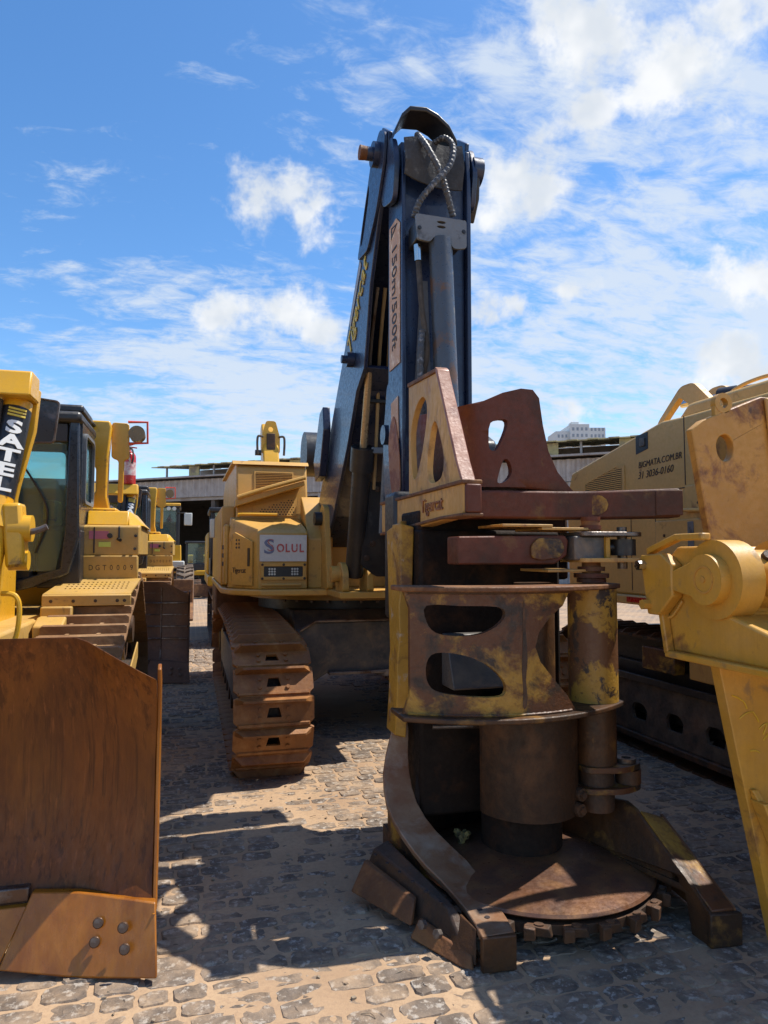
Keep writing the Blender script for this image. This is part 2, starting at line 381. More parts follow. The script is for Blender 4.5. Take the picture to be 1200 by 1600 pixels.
def bolt_mesh(r=.02, h=.02, ax='y'):
    m = MB(); d = {'x': (1, 0, 0), 'y': (0, 1, 0), 'z': (0, 0, 1)}[ax]
    m.cyl((0, 0, 0), Vector(d) * h, r, n=6); m.cyl((0, 0, 0), Vector(d) * h * .3, r * 1.35, n=12); return m.mesh('bolt')
def bolts(pts, mat, parent, r=.02, h=-.015, ax='y'):
    me = bolt_mesh(r, h, ax); me.materials.append(mat)
    for p in pts:
        o = place('bolt', me, None, parent); o.location = p
def ellipse(cx, cy, rx, ry, n=20): return [(cx + rx * math.cos(2 * math.pi * i / n), cy + ry * math.sin(2 * math.pi * i / n)) for i in range(n)]
def smooth_loop(pts, sub=5, closed=True):
    P = [Vector((p[0], p[1], 0)) for p in pts]; n = len(P); out = []
    for i in range(n):
        a, b, c, d = P[i - 1], P[i], P[(i + 1) % n], P[(i + 2) % n]
        for k in range(sub):
            t = k / sub; q = .5 * ((2 * b) + (c - a) * t + (2 * a - 5 * b + 4 * c - d) * t * t + (3 * b - a - 3 * c + d) * t ** 3); out.append((q.x, q.y))
    return out
def rounded(pts, r=.03, seg=4):
    out = []; n = len(pts)
    for i in range(n):
        a, b, c = Vector(pts[i - 1]), Vector(pts[i]), Vector(pts[(i + 1) % n])
        d1 = (a - b); d2 = (c - b); q = min(r, d1.length * .45, d2.length * .45)
        p1 = b + d1.normalized() * q; p2 = b + d2.normalized() * q
        for k in range(seg + 1):
            t = k / seg; e = p1 * (1 - t) ** 2 + b * 2 * t * (1 - t) + p2 * t * t; out.append((e.x, e.y))
    return out
FX = lambda x: (lambda u, v, w: (x + w, u, v))      # plate in a plane x = const, (u,v) = (y,z)
FY = lambda y: (lambda u, v, w: (u, y + w, v))      # plate in a plane y = const, (u,v) = (x,z)
FZ = lambda z: (lambda u, v, w: (u, v, z + w))

# ------------------------------------------------------------------ ground
def ground_mat(name, kind):
    m = bpy.data.materials.new(name); m.use_nodes = True; N = m.node_tree.nodes; L = m.node_tree.links; b = N['Principled BSDF']
    g = N.new('ShaderNodeNewGeometry'); V = g.outputs['Position']
    def noise(sc, det=6, ro=.6, off=0., st=(1, 1, 1)):
        mp = N.new('ShaderNodeMapping'); L.new(V, mp.inputs[0]); mp.inputs['Location'].default_value = (off, off * .6, 0); mp.inputs['Scale'].default_value = st
        n = N.new('ShaderNodeTexNoise'); n.inputs['Scale'].default_value = sc; n.inputs['Detail'].default_value = det; n.inputs['Roughness'].default_value = ro; L.new(mp.outputs[0], n.inputs['Vector']); return n.outputs['Fac']
    def rng(v, a, c, d=0., e=1.):
        r = N.new('ShaderNodeMapRange'); L.new(v, r.inputs[0])
        for i, q in enumerate((a, c, d, e)): r.inputs[i + 1].default_value = q
        return r.outputs[0]
    def mix(f, a, c):
        x = N.new('ShaderNodeMix'); x.data_type = 'RGBA'; L.new(f, x.inputs[0])
        for i, q in ((6, a), (7, c)):
            if isinstance(q, tuple): x.inputs[i].default_value = (*q, 1)
            else: L.new(q, x.inputs[i])
        return x.outputs[2]
    if kind == 'sand':
        c = mix(rng(noise(1.3, 6), .3, .7), (.33, .215, .13), (.50, .345, .21))
        c = mix(rng(noise(40, 4, .7, 3), .45, .75, 0, .6), c, (.27, .175, .115))
        # beyond the laid stones the paving is only a mottled field
        br = N.new('ShaderNodeTexBrick'); L.new(V, br.inputs['Vector']); br.inputs['Scale'].default_value = 1.0
        br.inputs['Brick Width'].default_value = .215; br.inputs['Row Height'].default_value = .135; br.inputs['Mortar Size'].default_value = .016; br.inputs['Mortar Smooth'].default_value = .4
        br.inputs['Color1'].default_value = (.13, .105, .09, 1); br.inputs['Color2'].default_value = (.22, .18, .15, 1); br.inputs['Mortar'].default_value = (.42, .30, .2, 1)
        far = N.new('ShaderNodeSeparateXYZ'); L.new(V, far.inputs[0])
        fm = rng(far.outputs[1], FARY - .3, FARY + .3)
        k = N.new('ShaderNodeMath'); k.operation = 'MULTIPLY'; L.new(fm, k.inputs[0]); L.new(rng(noise(1.1, 7, .65, 8), .36, .58, 1, .25), k.inputs[1])
        c = mix(k.outputs[0], c, br.outputs[0])
        rough = .95; bs = 120; bst = .35
    else:
        c = mix(rng(noise(7, 6, .65), .3, .7), (.085, .063, .048), (.215, .168, .13))
        c = mix(rng(noise(24, 6, .7, 5), .53, .61, 0, .65), c, (.52, .46, .39))
        c = mix(rng(noise(3.6, 6, .7, 2), .42, .64, 0, .85), c, (.40, .28, .18))
        rough = .8; bs = 70; bst = .6
    L.new(c, b.inputs['Base Color']); b.inputs['Roughness'].default_value = rough; b.inputs['Specular IOR Level'].default_value = .25
    bp = N.new('ShaderNodeBump'); bp.inputs['Strength'].default_value = bst; bp.inputs['Distance'].default_value = .01; L.new(noise(bs, 6, .7, 1), bp.inputs['Height']); L.new(bp.outputs[0], b.inputs['Normal'])
    return m
FARY = 15.0
def sandz(x, y):
    return .010 * mnoise.noise(Vector((x * 1.1, y * 1.1, 0))) + .006 * mnoise.noise(Vector((x * 4.2, y * 4.2, 3))) + .0035 * mnoise.noise(Vector((x * 13, y * 13, 7)))
def build_ground():
    step = .045
    xs = [-400, -150, -60, -25, -12, -7] + [-4.5 + step * i for i in range(int(11.5 / step))] + [8.5, 12, 20, 40, 90, 200, 500]
    ys = [-60, -20, -6, -1, 1] + [1.9 + step * i for i in range(int(9.5 / step))] + [11.9, 12.6, 14, 17, 22, 30, 45, 80, 160, 400, 1200]
    v = [(x, y, (sandz(x, y) if -4.6 < x < 7.1 and 1.8 < y < 11.5 else -.006)) for y in ys for x in xs]
    nx = len(xs); f = [(j * nx + i, j * nx + i + 1, (j + 1) * nx + i + 1, (j + 1) * nx + i) for j in range(len(ys) - 1) for i in range(nx - 1)]
    me = bpy.data.meshes.new('ground'); me.from_pydata(v, [], f); me.polygons.foreach_set('use_smooth', [True] * len(f)); me.materials.append(ground_mat('dusty_sand', 'sand'))
    g = bpy.data.objects.new('ground', me); COL.objects.link(g); g['kind'] = 'structure'
    sm = ground_mat('worn_cobble', 'stone')
    rnd = random.Random(3)
    def stone(w, d):
        n = 16; out = []; c = []
        for i in range(n):
            a = 2 * math.pi * (i + .5) / n
            ca, sa = math.cos(a), math.sin(a); k = (abs(ca) ** 9 + abs(sa) ** 9) ** (-1 / 9)
            c.append((ca * k, sa * k))
        j = [rnd.uniform(.91, 1.0) for _ in range(n)]
        vs = []
        for s, z in ((1.0, -.05), (1.0, -.008), (.93, .0)): vs += [(x * w / 2 * s * q, y * d / 2 * s * q, z + (rnd.uniform(-.003, .003) if z == 0 else 0)) for (x, y), q in zip(c, j)]
        vs += [(x * w / 4 * rnd.uniform(.7, 1.2), y * d / 4 * rnd.uniform(.7, 1.2), rnd.uniform(-.003, .005)) for x, y in c[::2]]
        fs = []
        for r in (0, 1): fs += [(r * n + i, r * n + (i + 1) % n, (r + 1) * n + (i + 1) % n, (r + 1) * n + i) for i in range(n)]
        b = 3 * n
        for i in range(n // 2):
            a0, a1, a2 = 2 * n + 2 * i, 2 * n + 2 * i + 1, 2 * n + (2 * i + 2) % n
            fs += [(a0, a1, b + i), (a1, a2, b + (i + 1) % (n // 2)), (a1, b + (i + 1) % (n // 2), b + i)]
        fs.append(tuple(b + i for i in range(n // 2)))
        return vs, fs
    vari = [stone(1, 1) for _ in range(14)]
    pts = []
    y = 1.7
    row = 0
    while y < FARY:
        d = rnd.uniform(.10, .128); x = -5 + rnd.uniform(0, .2); wob = rnd.uniform(-.01, .01)
        while x < 9:
            w = rnd.choice((.14, .165, .185, .205)) * rnd.uniform(.9, 1.08)
            cx = x + w / 2; cy = y + d / 2 + wob + .02 * mnoise.noise(Vector((cx * .7, y * .5, 1)))
            pts.append((cx, cy, w - rnd.uniform(.001, .012), d - rnd.uniform(.001, .010), rnd.uniform(-.04, .04), rnd.randrange(14), rnd.uniform(-.006, .008)))
            x += w
        y += d
    def height(p): return max(sandz(p[0], p[1]), -.02) + .0035 + p[6] * .75 - .020 * max(0, mnoise.noise(Vector((p[0] * .9, p[1] * .9, 20))) - .05)
    vis = []
    for i, p in enumerate(pts):
        d = Vector((p[0], p[1], -1.7)); fw = pix_dir(600, 800); rt = Vector((math.cos(HEAD), -math.sin(HEAD), 0)); up = rt.cross(fw)
        dp = d.dot(fw)
        if dp < .5: continue
        u = 600 + 1110 * d.dot(rt) / dp; w = 800 - 1110 * d.dot(up) / dp
        if not (-20 < u < 1220 and w < 1620): continue
        if p[0] < -.12 and p[1] > 3.05: continue
        if .85 < p[0] < 2.35 and 2.8 < p[1] < 4.2: continue
        if p[0] > 2.1 and p[1] < 3.0: continue
        vis.append((dp, i))
    near = set(i for _, i in sorted(vis)[:300])
    ms = []
    for vs, fs in vari:
        me = bpy.data.meshes.new('paving_stone'); me.from_pydata(vs, [], fs); me.materials.append(sm); ms.append(me)
    V = []; F = []
    for i, p in enumerate(pts):
        z = height(p)
        if i in near:
            o = place('paving_stone', ms[p[5]], None, g); o.location = (p[0], p[1], z); o.rotation_euler = (0, 0, p[4]); o.scale = (p[2], p[3], 1)
        else:
            c, s = math.cos(p[4]), math.sin(p[4]); k = len(V); vs, fs = vari[p[5]]
            V += [(p[0] + c * x * p[2] - s * yy * p[3], p[1] + s * x * p[2] + c * yy * p[3], z + zz) for x, yy, zz in vs]
            F += [tuple(q + k for q in f) for f in fs]
    me = bpy.data.meshes.new('paving_field'); me.from_pydata(V, [], F); me.materials.append(sm)
    o = place('paving_field', me, None, g); o['kind'] = 'stuff'
build_ground()
def litter():
    rn = random.Random(11); m = MB()
    for i in range(420):
        x = rn.uniform(-.9, 3.2); y = rn.uniform(2.3, 6.2); z = sandz(x, y) + .004; k = rn.random()
        if k < .7: s = rn.uniform(.004, .013); m.obox((x, y, z), (s * 1.5, s, s * .8), Matrix.Rotation(rn.uniform(0, 6), 3, Vector((rn.random(), rn.random(), 1))))
        else:
            a = rn.uniform(0, 6.3); l = rn.uniform(.02, .07); m.tube([(x, y, z + .004), (x + math.cos(a) * l * .5, y + math.sin(a) * l * .5, z + .010), (x + math.cos(a + .4) * l, y + math.sin(a + .4) * l, z + .006)], .0016, 4, 2)
    o = m.build('ground_litter', surf('litter_brown', (.16, .11, .07), (.3, .24, .17), .5, 3, rough=.9), None); tag(o, 'scattered pebbles and twigs on the dusty paving', 'litter', None, 'stuff')
litter()

# ------------------------------------------------------------------ warehouse (open fronted shed across the back of the yard)
def warehouse():
    A = Vector((-1.37, 48.95, 0)); B = Vector((21.58, 30.22, 0)); u = (B - A).normalized(); n = Vector((-u.y, u.x, 0))   # n points into the shed
    t = thing('warehouse', A, 'long grey warehouse with corrugated fascia, open dark front and roof monitor behind the machines', 'warehouse')
    P = lambda a, d, z: A + u * a + n * d + Vector((0, 0, z))
    L0, L1 = -34, 46; DEP = 26
    def wave(name, a0, a1, d, z0, z1, pitch, amp, mat):
        m = MB(A); k = int((a1 - a0) / pitch * 4); prof = []
        for i in range(k + 1):
            a = a0 + (a1 - a0) * i / k; prof.append((a, d + (amp if (i % 4) in (0, 1) else -amp)))
        m.sweep([[P(a, dd, z0), P(a, dd + .02, z0), P(a, dd + .02, z1), P(a, dd, z1)] for a, dd in prof]); return m.build(name, mat, t)
    wave('fascia', L0, L1, 0, 5.5, 6.65, .5, .05, corr)
    m = MB(A); m.hexa([P(L0, -.5, 6.75), P(L1, -.5, 6.75), P(L1, 9.8, 7.5), P(L0, 9.8, 7.5)], [P(L0, -.5, 6.85), P(L1, -.5, 6.85), P(L1, 9.8, 7.6), P(L0, 9.8, 7.6)])
    m.hexa([P(L0, 10, 7.6), P(L1, 10, 7.6), P(L1, DEP, 7.0), P(L0, DEP, 7.0)], [P(L0, 10, 7.7), P(L1, 10, 7.7), P(L1, DEP, 7.1), P(L0, DEP, 7.1)]); m.build('roof', roofm, t)
    MS = -4.5
    m = MB(A); k = 90
    for i in range(k):
        a0 = MS + (L1 - MS) * i / k; a1 = MS + (L1 - MS) * (i + 1) / k; h = .035 * (i % 2)
        m.hexa([P(a0, 3.0, 8.05 + h), P(a1, 3.0, 8.05 + h), P(a1, 9, 8.6 + h), P(a0, 9, 8.6 + h)], [P(a0, 3.0, 8.12 + h), P(a1, 3.0, 8.12 + h), P(a1, 9, 8.67 + h), P(a0, 9, 8.67 + h)])
    m.build('monitor_roof', yellowed, t)
    for i in range(24):
        a = MS + 1.0 + i * 2.1
        MB(A).hexa([P(a, 3.4, 7.05), P(a + (.9 if i % 2 else .12), 3.4, 7.05), P(a + (.9 if i % 2 else .12), 3.5, 7.05), P(a, 3.5, 7.05)], [P(a, 3.4, 8.07), P(a + (.9 if i % 2 else .12), 3.4, 8.07), P(a + (.9 if i % 2 else .12), 3.5, 8.09), P(a, 3.5, 8.09)]).build('monitor_panel' if i % 2 else 'monitor_post', yellowed if i % 2 else roofm, t)
    m = MB(A); m.hexa([P(MS, 8.5, 7.3), P(L1, 8.5, 7.3), P(L1, 8.6, 7.3), P(MS, 8.6, 7.3)], [P(MS, 8.5, 8.5), P(L1, 8.5, 8.5), P(L1, 8.6, 8.5), P(MS, 8.6, 8.5)]); m.build('monitor_back', roofm, t)
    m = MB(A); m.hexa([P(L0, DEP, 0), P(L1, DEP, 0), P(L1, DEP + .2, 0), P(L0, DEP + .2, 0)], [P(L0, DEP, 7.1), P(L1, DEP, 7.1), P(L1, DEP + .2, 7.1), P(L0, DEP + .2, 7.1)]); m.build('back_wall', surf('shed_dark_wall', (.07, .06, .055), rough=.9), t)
    for a in (L0, L1):
        m = MB(A); m.hexa([P(a, 0, 0), P(a + .2, 0, 0), P(a + .2, DEP, 0), P(a, DEP, 0)], [P(a, 0, 6.7), P(a + .2, 0, 6.7), P(a + .2, DEP, 7), P(a, DEP, 7)]); m.build('end_wall', corr, t)
    wave('front_wall', 11, L1 - .3, .1, 0, 5.48, .5, .05, corr)
    for i in range(-6, 3): 
        a = 3.0 + i * 6.5; m = MB(A); m.hexa([P(a, .3, 0), P(a + .3, .3, 0), P(a + .3, .7, 0), P(a, .7, 0)], [P(a, .3, 6.7), P(a + .3, .3, 6.7), P(a + .3, .7, 6.7), P(a, .7, 6.7)]); m.build('post', surf('shed_post', (.10, .085, .075), rough=.8), t)
    m = MB(A); m.hexa([P(L0, .2, 5.3), P(L1, .2, 5.3), P(L1, .35, 5.3), P(L0, .35, 5.3)], [P(L0, .2, 5.5), P(L1, .2, 5.5), P(L1, .35, 5.5), P(L0, .35, 5.5)]); m.build('lintel', roofm, t)
warehouse()

# ------------------------------------------------------------------ apartment block far off
def apartments():
    A = Vector((133, 223, 0)); u = Vector((math.cos(HEAD), -math.sin(HEAD), 0)); n = Vector((math.sin(HEAD), math.cos(HEAD), 0))
    t = thing('apartment_building', A, 'pale stepped apartment block far off above the warehouse roof', 'building')
    P = lambda a, d, z: A + u * a + n * d + Vector((0, 0, z))
    def vol(name, a0, a1, d0, d1, z1, mat): MB(A).hexa([P(a0, d0, 0), P(a1, d0, 0), P(a1, d1, 0), P(a0, d1, 0)], [P(a0, d0, z1), P(a1, d0, z1), P(a1, d1, z1), P(a0, d1, z1)]).build(name, mat, t)
    vol('wing', -9, -4.2, 1.5, 14, 46.0, concrete); vol('tower', -4.2, 2.6, 0, 15, 48.3, concrete); vol('wing', 2.6, 8.6, 1, 14, 47.2, concrete)
    vol('roof_tank', -2.4, .2, 5, 9, 50.0, concrete)
    base = MB(); 
    me = None
    for a0, a1, d in ((-8.6, -4.6, 1.5), (-3.9, 2.3, 0), (3.0, 8.4, 1)):
        k = 4 if a0 > -5 else 3
        for i in range(k):
            for z in (38.5, 41.2, 43.7, 46.0):
                if a0 < -5 and z > 45: continue
                w = (a1 - a0) / k; a = a0 + w * i + w * .25
                MB(A).hexa([P(a, d - .06, z), P(a + w * .5, d - .06, z), P(a + w * .5, d + .05, z), P(a, d + .05, z)], [P(a, d - .06, z + 1.1), P(a + w * .5, d - .06, z + 1.1), P(a + w * .5, d + .05, z + 1.1), P(a, d + .05, z + 1.1)]).build('window', surf('hazed_glass', (.27, .30, .34), rough=.3, var=.1), t)  # glass colour paled to imitate distance haze
apartments()

# ------------------------------------------------------------------ crawler tracks
def belt(circles, n):
    pts = []
    for cy, cz, r in circles:
        for i in range(72): pts.append((cy + r * math.cos(i * math.pi / 36), cz + r * math.sin(i * math.pi / 36)))
    pts = sorted(set(pts))
    def half(ps):
        h = []
        for p in ps:
            while len(h) > 1 and (h[-1][0] - h[-2][0]) * (p[1] - h[-2][1]) - (h[-1][1] - h[-2][1]) * (p[0] - h[-2][0]) <= 0: h.pop()
            h.append(p)
        return h
    hull = half(pts)[:-1] + half(pts[::-1])[:-1]
    hull = hull[::-1]                                   # clockwise, outward normal on the left
    L = []; tot = 0
    for i in range(len(hull)):
        a, b = hull[i], hull[(i + 1) % len(hull)]; d = math.dist(a, b); L.append((tot, a, b, d)); tot += d
    out = []
    def at(s):
        s %= tot
        for t0, a, b, d in L:
            if t0 <= s <= t0 + d: k = (s - t0) / d; return (a[0] + (b[0] - a[0]) * k, a[1] + (b[1] - a[1]) * k)
        return L[-1][2]
    for i in range(n):
        s = tot * i / n; p0 = at(s - tot / n / 2); p1 = at(s + tot / n / 2)
        out.append(((p0[0] + p1[0]) / 2, (p0[1] + p1[1]) / 2, math.atan2(p1[1] - p0[1], p1[0] - p0[0])))
    return out, tot / n
def shoe_mesh(w, pitch, grouser, hole=True, t=.022):
    m = MB(); hw = w / 2
    if not hole:                                        # bulldozer shoe: flat plate, one tall full-width bar
        m.box(-hw, hw, -pitch * .49, pitch * .49, 0, t)
        y = pitch * .30
        m.sweep([[(x, y - .03, t - .002), (x, y - .012 * k - .004, t + grouser * k), (x, y + .012 * k + .004, t + grouser * k), (x, y + .03, t - .002)] for x, k in ((-hw + .004, .8), (-hw + .02, 1), (hw - .02, 1), (hw - .004, .8))])
        for bx in (-.1, .1):
            for by in (-pitch * .25, 0): m.cyl((bx, by, t - .002), (bx, by, t + .014), .016, n=6)
        return m.mesh('track_shoe')
    a = -pitch * .52; b = pitch * .50; c = pitch * .22
    out = [(-hw, a + c), (-hw + .05, a), (hw - .05, a), (hw, a + c), (hw, b - c * .3), (hw - .03, b), (-hw + .03, b), (-hw, b - c * .3)]
    holes = [[(-.055, -pitch * .20), (.055, -pitch * .20), (.038, pitch * .12), (-.038, pitch * .12)]] if hole else []
    m.plate(out, holes, FZ(0), t)
    y = pitch * .36
    m.hexa([(-hw + .012, y - .022, t - .002), (hw - .012, y - .022, t - .002), (hw - .012, y + .022, t - .002), (-hw + .012, y + .022, t - .002)],
           [(-hw + .07, y - .009, t + grouser), (hw - .07, y - .009, t + grouser), (hw - .07, y + .009, t + grouser), (-hw + .07, y + .009, t + grouser)])
    m.hexa([(-hw + .03, a + .004, t - .002), (hw - .03, a + .004, t - .002), (hw - .03, a + .035, t - .002), (-hw + .03, a + .035, t - .002)],
           [(-hw + .04, a + .01, t + .012), (hw - .04, a + .01, t + .012), (hw - .04, a + .028, t + .012), (-hw + .04, a + .028, t + .012)])
    for bx in (-.105, .105):
        for by in (-pitch * .22, pitch * .08): m.cyl((bx, by, t - .002), (bx, by, t + .014), .016, n=6)
    return m.mesh('track_shoe')
def make_track(root, xc, w, circles, nsh, grouser, mat_shoe, mat_chain, nroll=7, contact=None, frame_mat=None, hole=True):
    pl, pitch = belt(circles, nsh)
    inner, _ = belt([(y, z, r - .10) for y, z, r in circles], nsh * 2)
    outer, _ = belt([(y, z, r - .012) for y, z, r in circles], nsh * 2)
    m = MB()
    for sx in (-.09, .09):
        k = len(inner); secs = []
        for (yi, zi, _), (yo, zo, _) in zip(inner, outer): secs.append([(xc + sx - .03, yi, zi), (xc + sx + .03, yi, zi), (xc + sx + .03, yo, zo), (xc + sx - .03, yo, zo)])
        secs.append(secs[0]); m.sweep(secs, cap=False)
    tr = m.build('track', mat_chain, root)
    me = shoe_mesh(w, pitch, grouser, hole); me.materials.append(mat_shoe)
    rn = random.Random(5)
    for y, z, a in pl:
        o = place('track_shoe', me, None, tr); o.location = (xc + rn.uniform(-.002, .002), y, z - 0); o.rotation_euler = (a + rn.uniform(-.02, .02), 0, 0)
    # wheels and frame
    for i, (cy, cz, r) in enumerate(circles):
        q = MB(); rr = r - .10; q.cyl((xc - .05, cy, cz), (xc + .05, cy, cz), rr * .96, n=28); q.cyl((xc - .16, cy, cz), (xc + .16, cy, cz), rr * .8, n=28); q.cyl((xc - .22, cy, cz), (xc + .22, cy, cz), rr * .35, n=18)
        q.build('idler', mat_chain, root)
    y0, y1, zf0, zf1 = contact
    q = MB(); q.px([(y0, zf0 + .12), (y0 + .25, zf0), (y1 - .25, zf0), (y1, zf0 + .12), (y1, zf1 - .08), (y1 - .2, zf1), (y0 + .2, zf1), (y0, zf1 - .08)], xc - w * .34, xc + w * .34)
    q.build('track_frame', frame_mat or caryard, root, .01)
    for i in range(nroll):
        y = y0 + .1 + (y1 - y0 - .2) * i / (nroll - 1); q = MB(); q.cyl((xc - .2, y, .21), (xc + .2, y, .21), .085, n=14); q.build('roller', mat_chain, root)
    return tr

# ------------------------------------------------------------------ bulldozers
def make_blade(root, mat, grid=False):
    prof = [(.10, .24), (.155, .36), (.20, .50), (.225, .66), (.23, .82), (.215, .98), (.18, 1.14), (.13, 1.27), (.085, 1.35)]
    def yo(x):
        ax = abs(x); t = max(0, (ax - 1.20) / .44); return .17 * (1 - t * t * (3 - 2 * t) if t < 1 else 0) 
    xs = [-1.64, -1.5, -1.35, -1.2] + [-1.2 + 2.4 * i / 6 for i in range(1, 6)] + [1.2, 1.25, 1.3, 1.35, 1.42, 1.5, 1.57, 1.64]
    secs = []
    for x in xs:
        drop = .17 * max(0, (abs(x) - 1.32) / .32)
        loop = []
        for dy, z in prof: zz = z - drop * max(0, (z - .8) / .55); loop.append((x, yo(x) + dy, zz))
        back = [(x, p[1] + .045, p[2] - (.0 if i < 8 else .012)) for i, p in enumerate(loop)]
        secs.append(loop + back[::-1])
    m = MB(); m.sweep(secs, smooth=False); b = m.build('blade', mat, root, .006)
    # top rim, end plates, lower rib
    for s in (-1, 1):
        q = MB(); x = s * 1.64; q.px([(.05, .24), (.11, .24), (.19, .66), (.22, .9), (.19, 1.1), (.16, 1.21), (.20, 1.23), (.29, 1.15), (.31, .8), (.25, .4), (.2, .2)], x, x + s * .016); q.build('end_plate', rustbit if mat is rustblade else mat, b, .004)
        q = MB(); hw = .60; x0 = s * 1.055; x1 = s * 1.668
        f = lambda x: yo(x)
        q.hexa([(x0, f(x0) - .02, .05), (s * 1.35, f(1.35) - .035, .015), (x1, -.035, .03), (x1, .01, .03), (s * 1.35, f(1.35) + .01, .015), (x0, f(x0) + .02, .05)],
               [(x0 + s * .1, f(x0) + .075, .30), (s * 1.35, f(1.35) + .07, .30), (x1 - s * .015, .075, .275), (x1 - s * .015, .12, .275), (s * 1.35, f(1.35) + .11, .30), (x0 + s * .1, f(x0) + .115, .30)])
        q.build('end_bit', rustbit if mat is rustblade else mat, b, .006)
        for bx, bz in ((1.26, .15), (1.30, .215), (1.42, .14), (1.43, .205), (1.54, .13), (1.53, .20)):
            yy = f(bx) + (-.035 + (bz - .015) / .285 * .105) - .002
            o = MB().cyl((0, 0, 0), (0, -.006, .002), .022, .018, n=14).build('bolt', worn_steel, b); o.location = (s * bx, yy, bz)
    q = MB(); q.hexa([(-1.05, .15, .05), (1.05, .15, .05), (1.05, .19, .05), (-1.05, .19, .05)], [(-1.14, .235, .25), (1.14, .235, .25), (1.14, .275, .25), (-1.14, .275, .25)]); q.build('cutting_edge', rustbit if mat is rustblade else mat, b, .005)
    q = MB(); q.box(-1.14, 1.14, .262, .31, .255, .315); q.build('wear_strip', worn_steel, b, .006)
    if grid:
        for z in (.42, .58, .74, .90, 1.06, 1.2):
            dy = .2 if z < .6 else (.228 if z < 1 else .17)
            o = MB().tube([(x, yo(x) + dy - .002, z + .004 * math.sin(x * 9)) for x in (-1.62, -1.4, -1.2, 0, 1.2, 1.3, 1.4, 1.5, 1.62)], .011, 6, 3).build('weld_bead', worn_steel, b)
        for x in (-.8, 0, .8, 1.28):
            MB().tube([(x, yo(x) + dy - .002, z) for dy, z in prof[:-1]], .010, 6, 3).build('weld_bead', worn_steel, b)
    return b
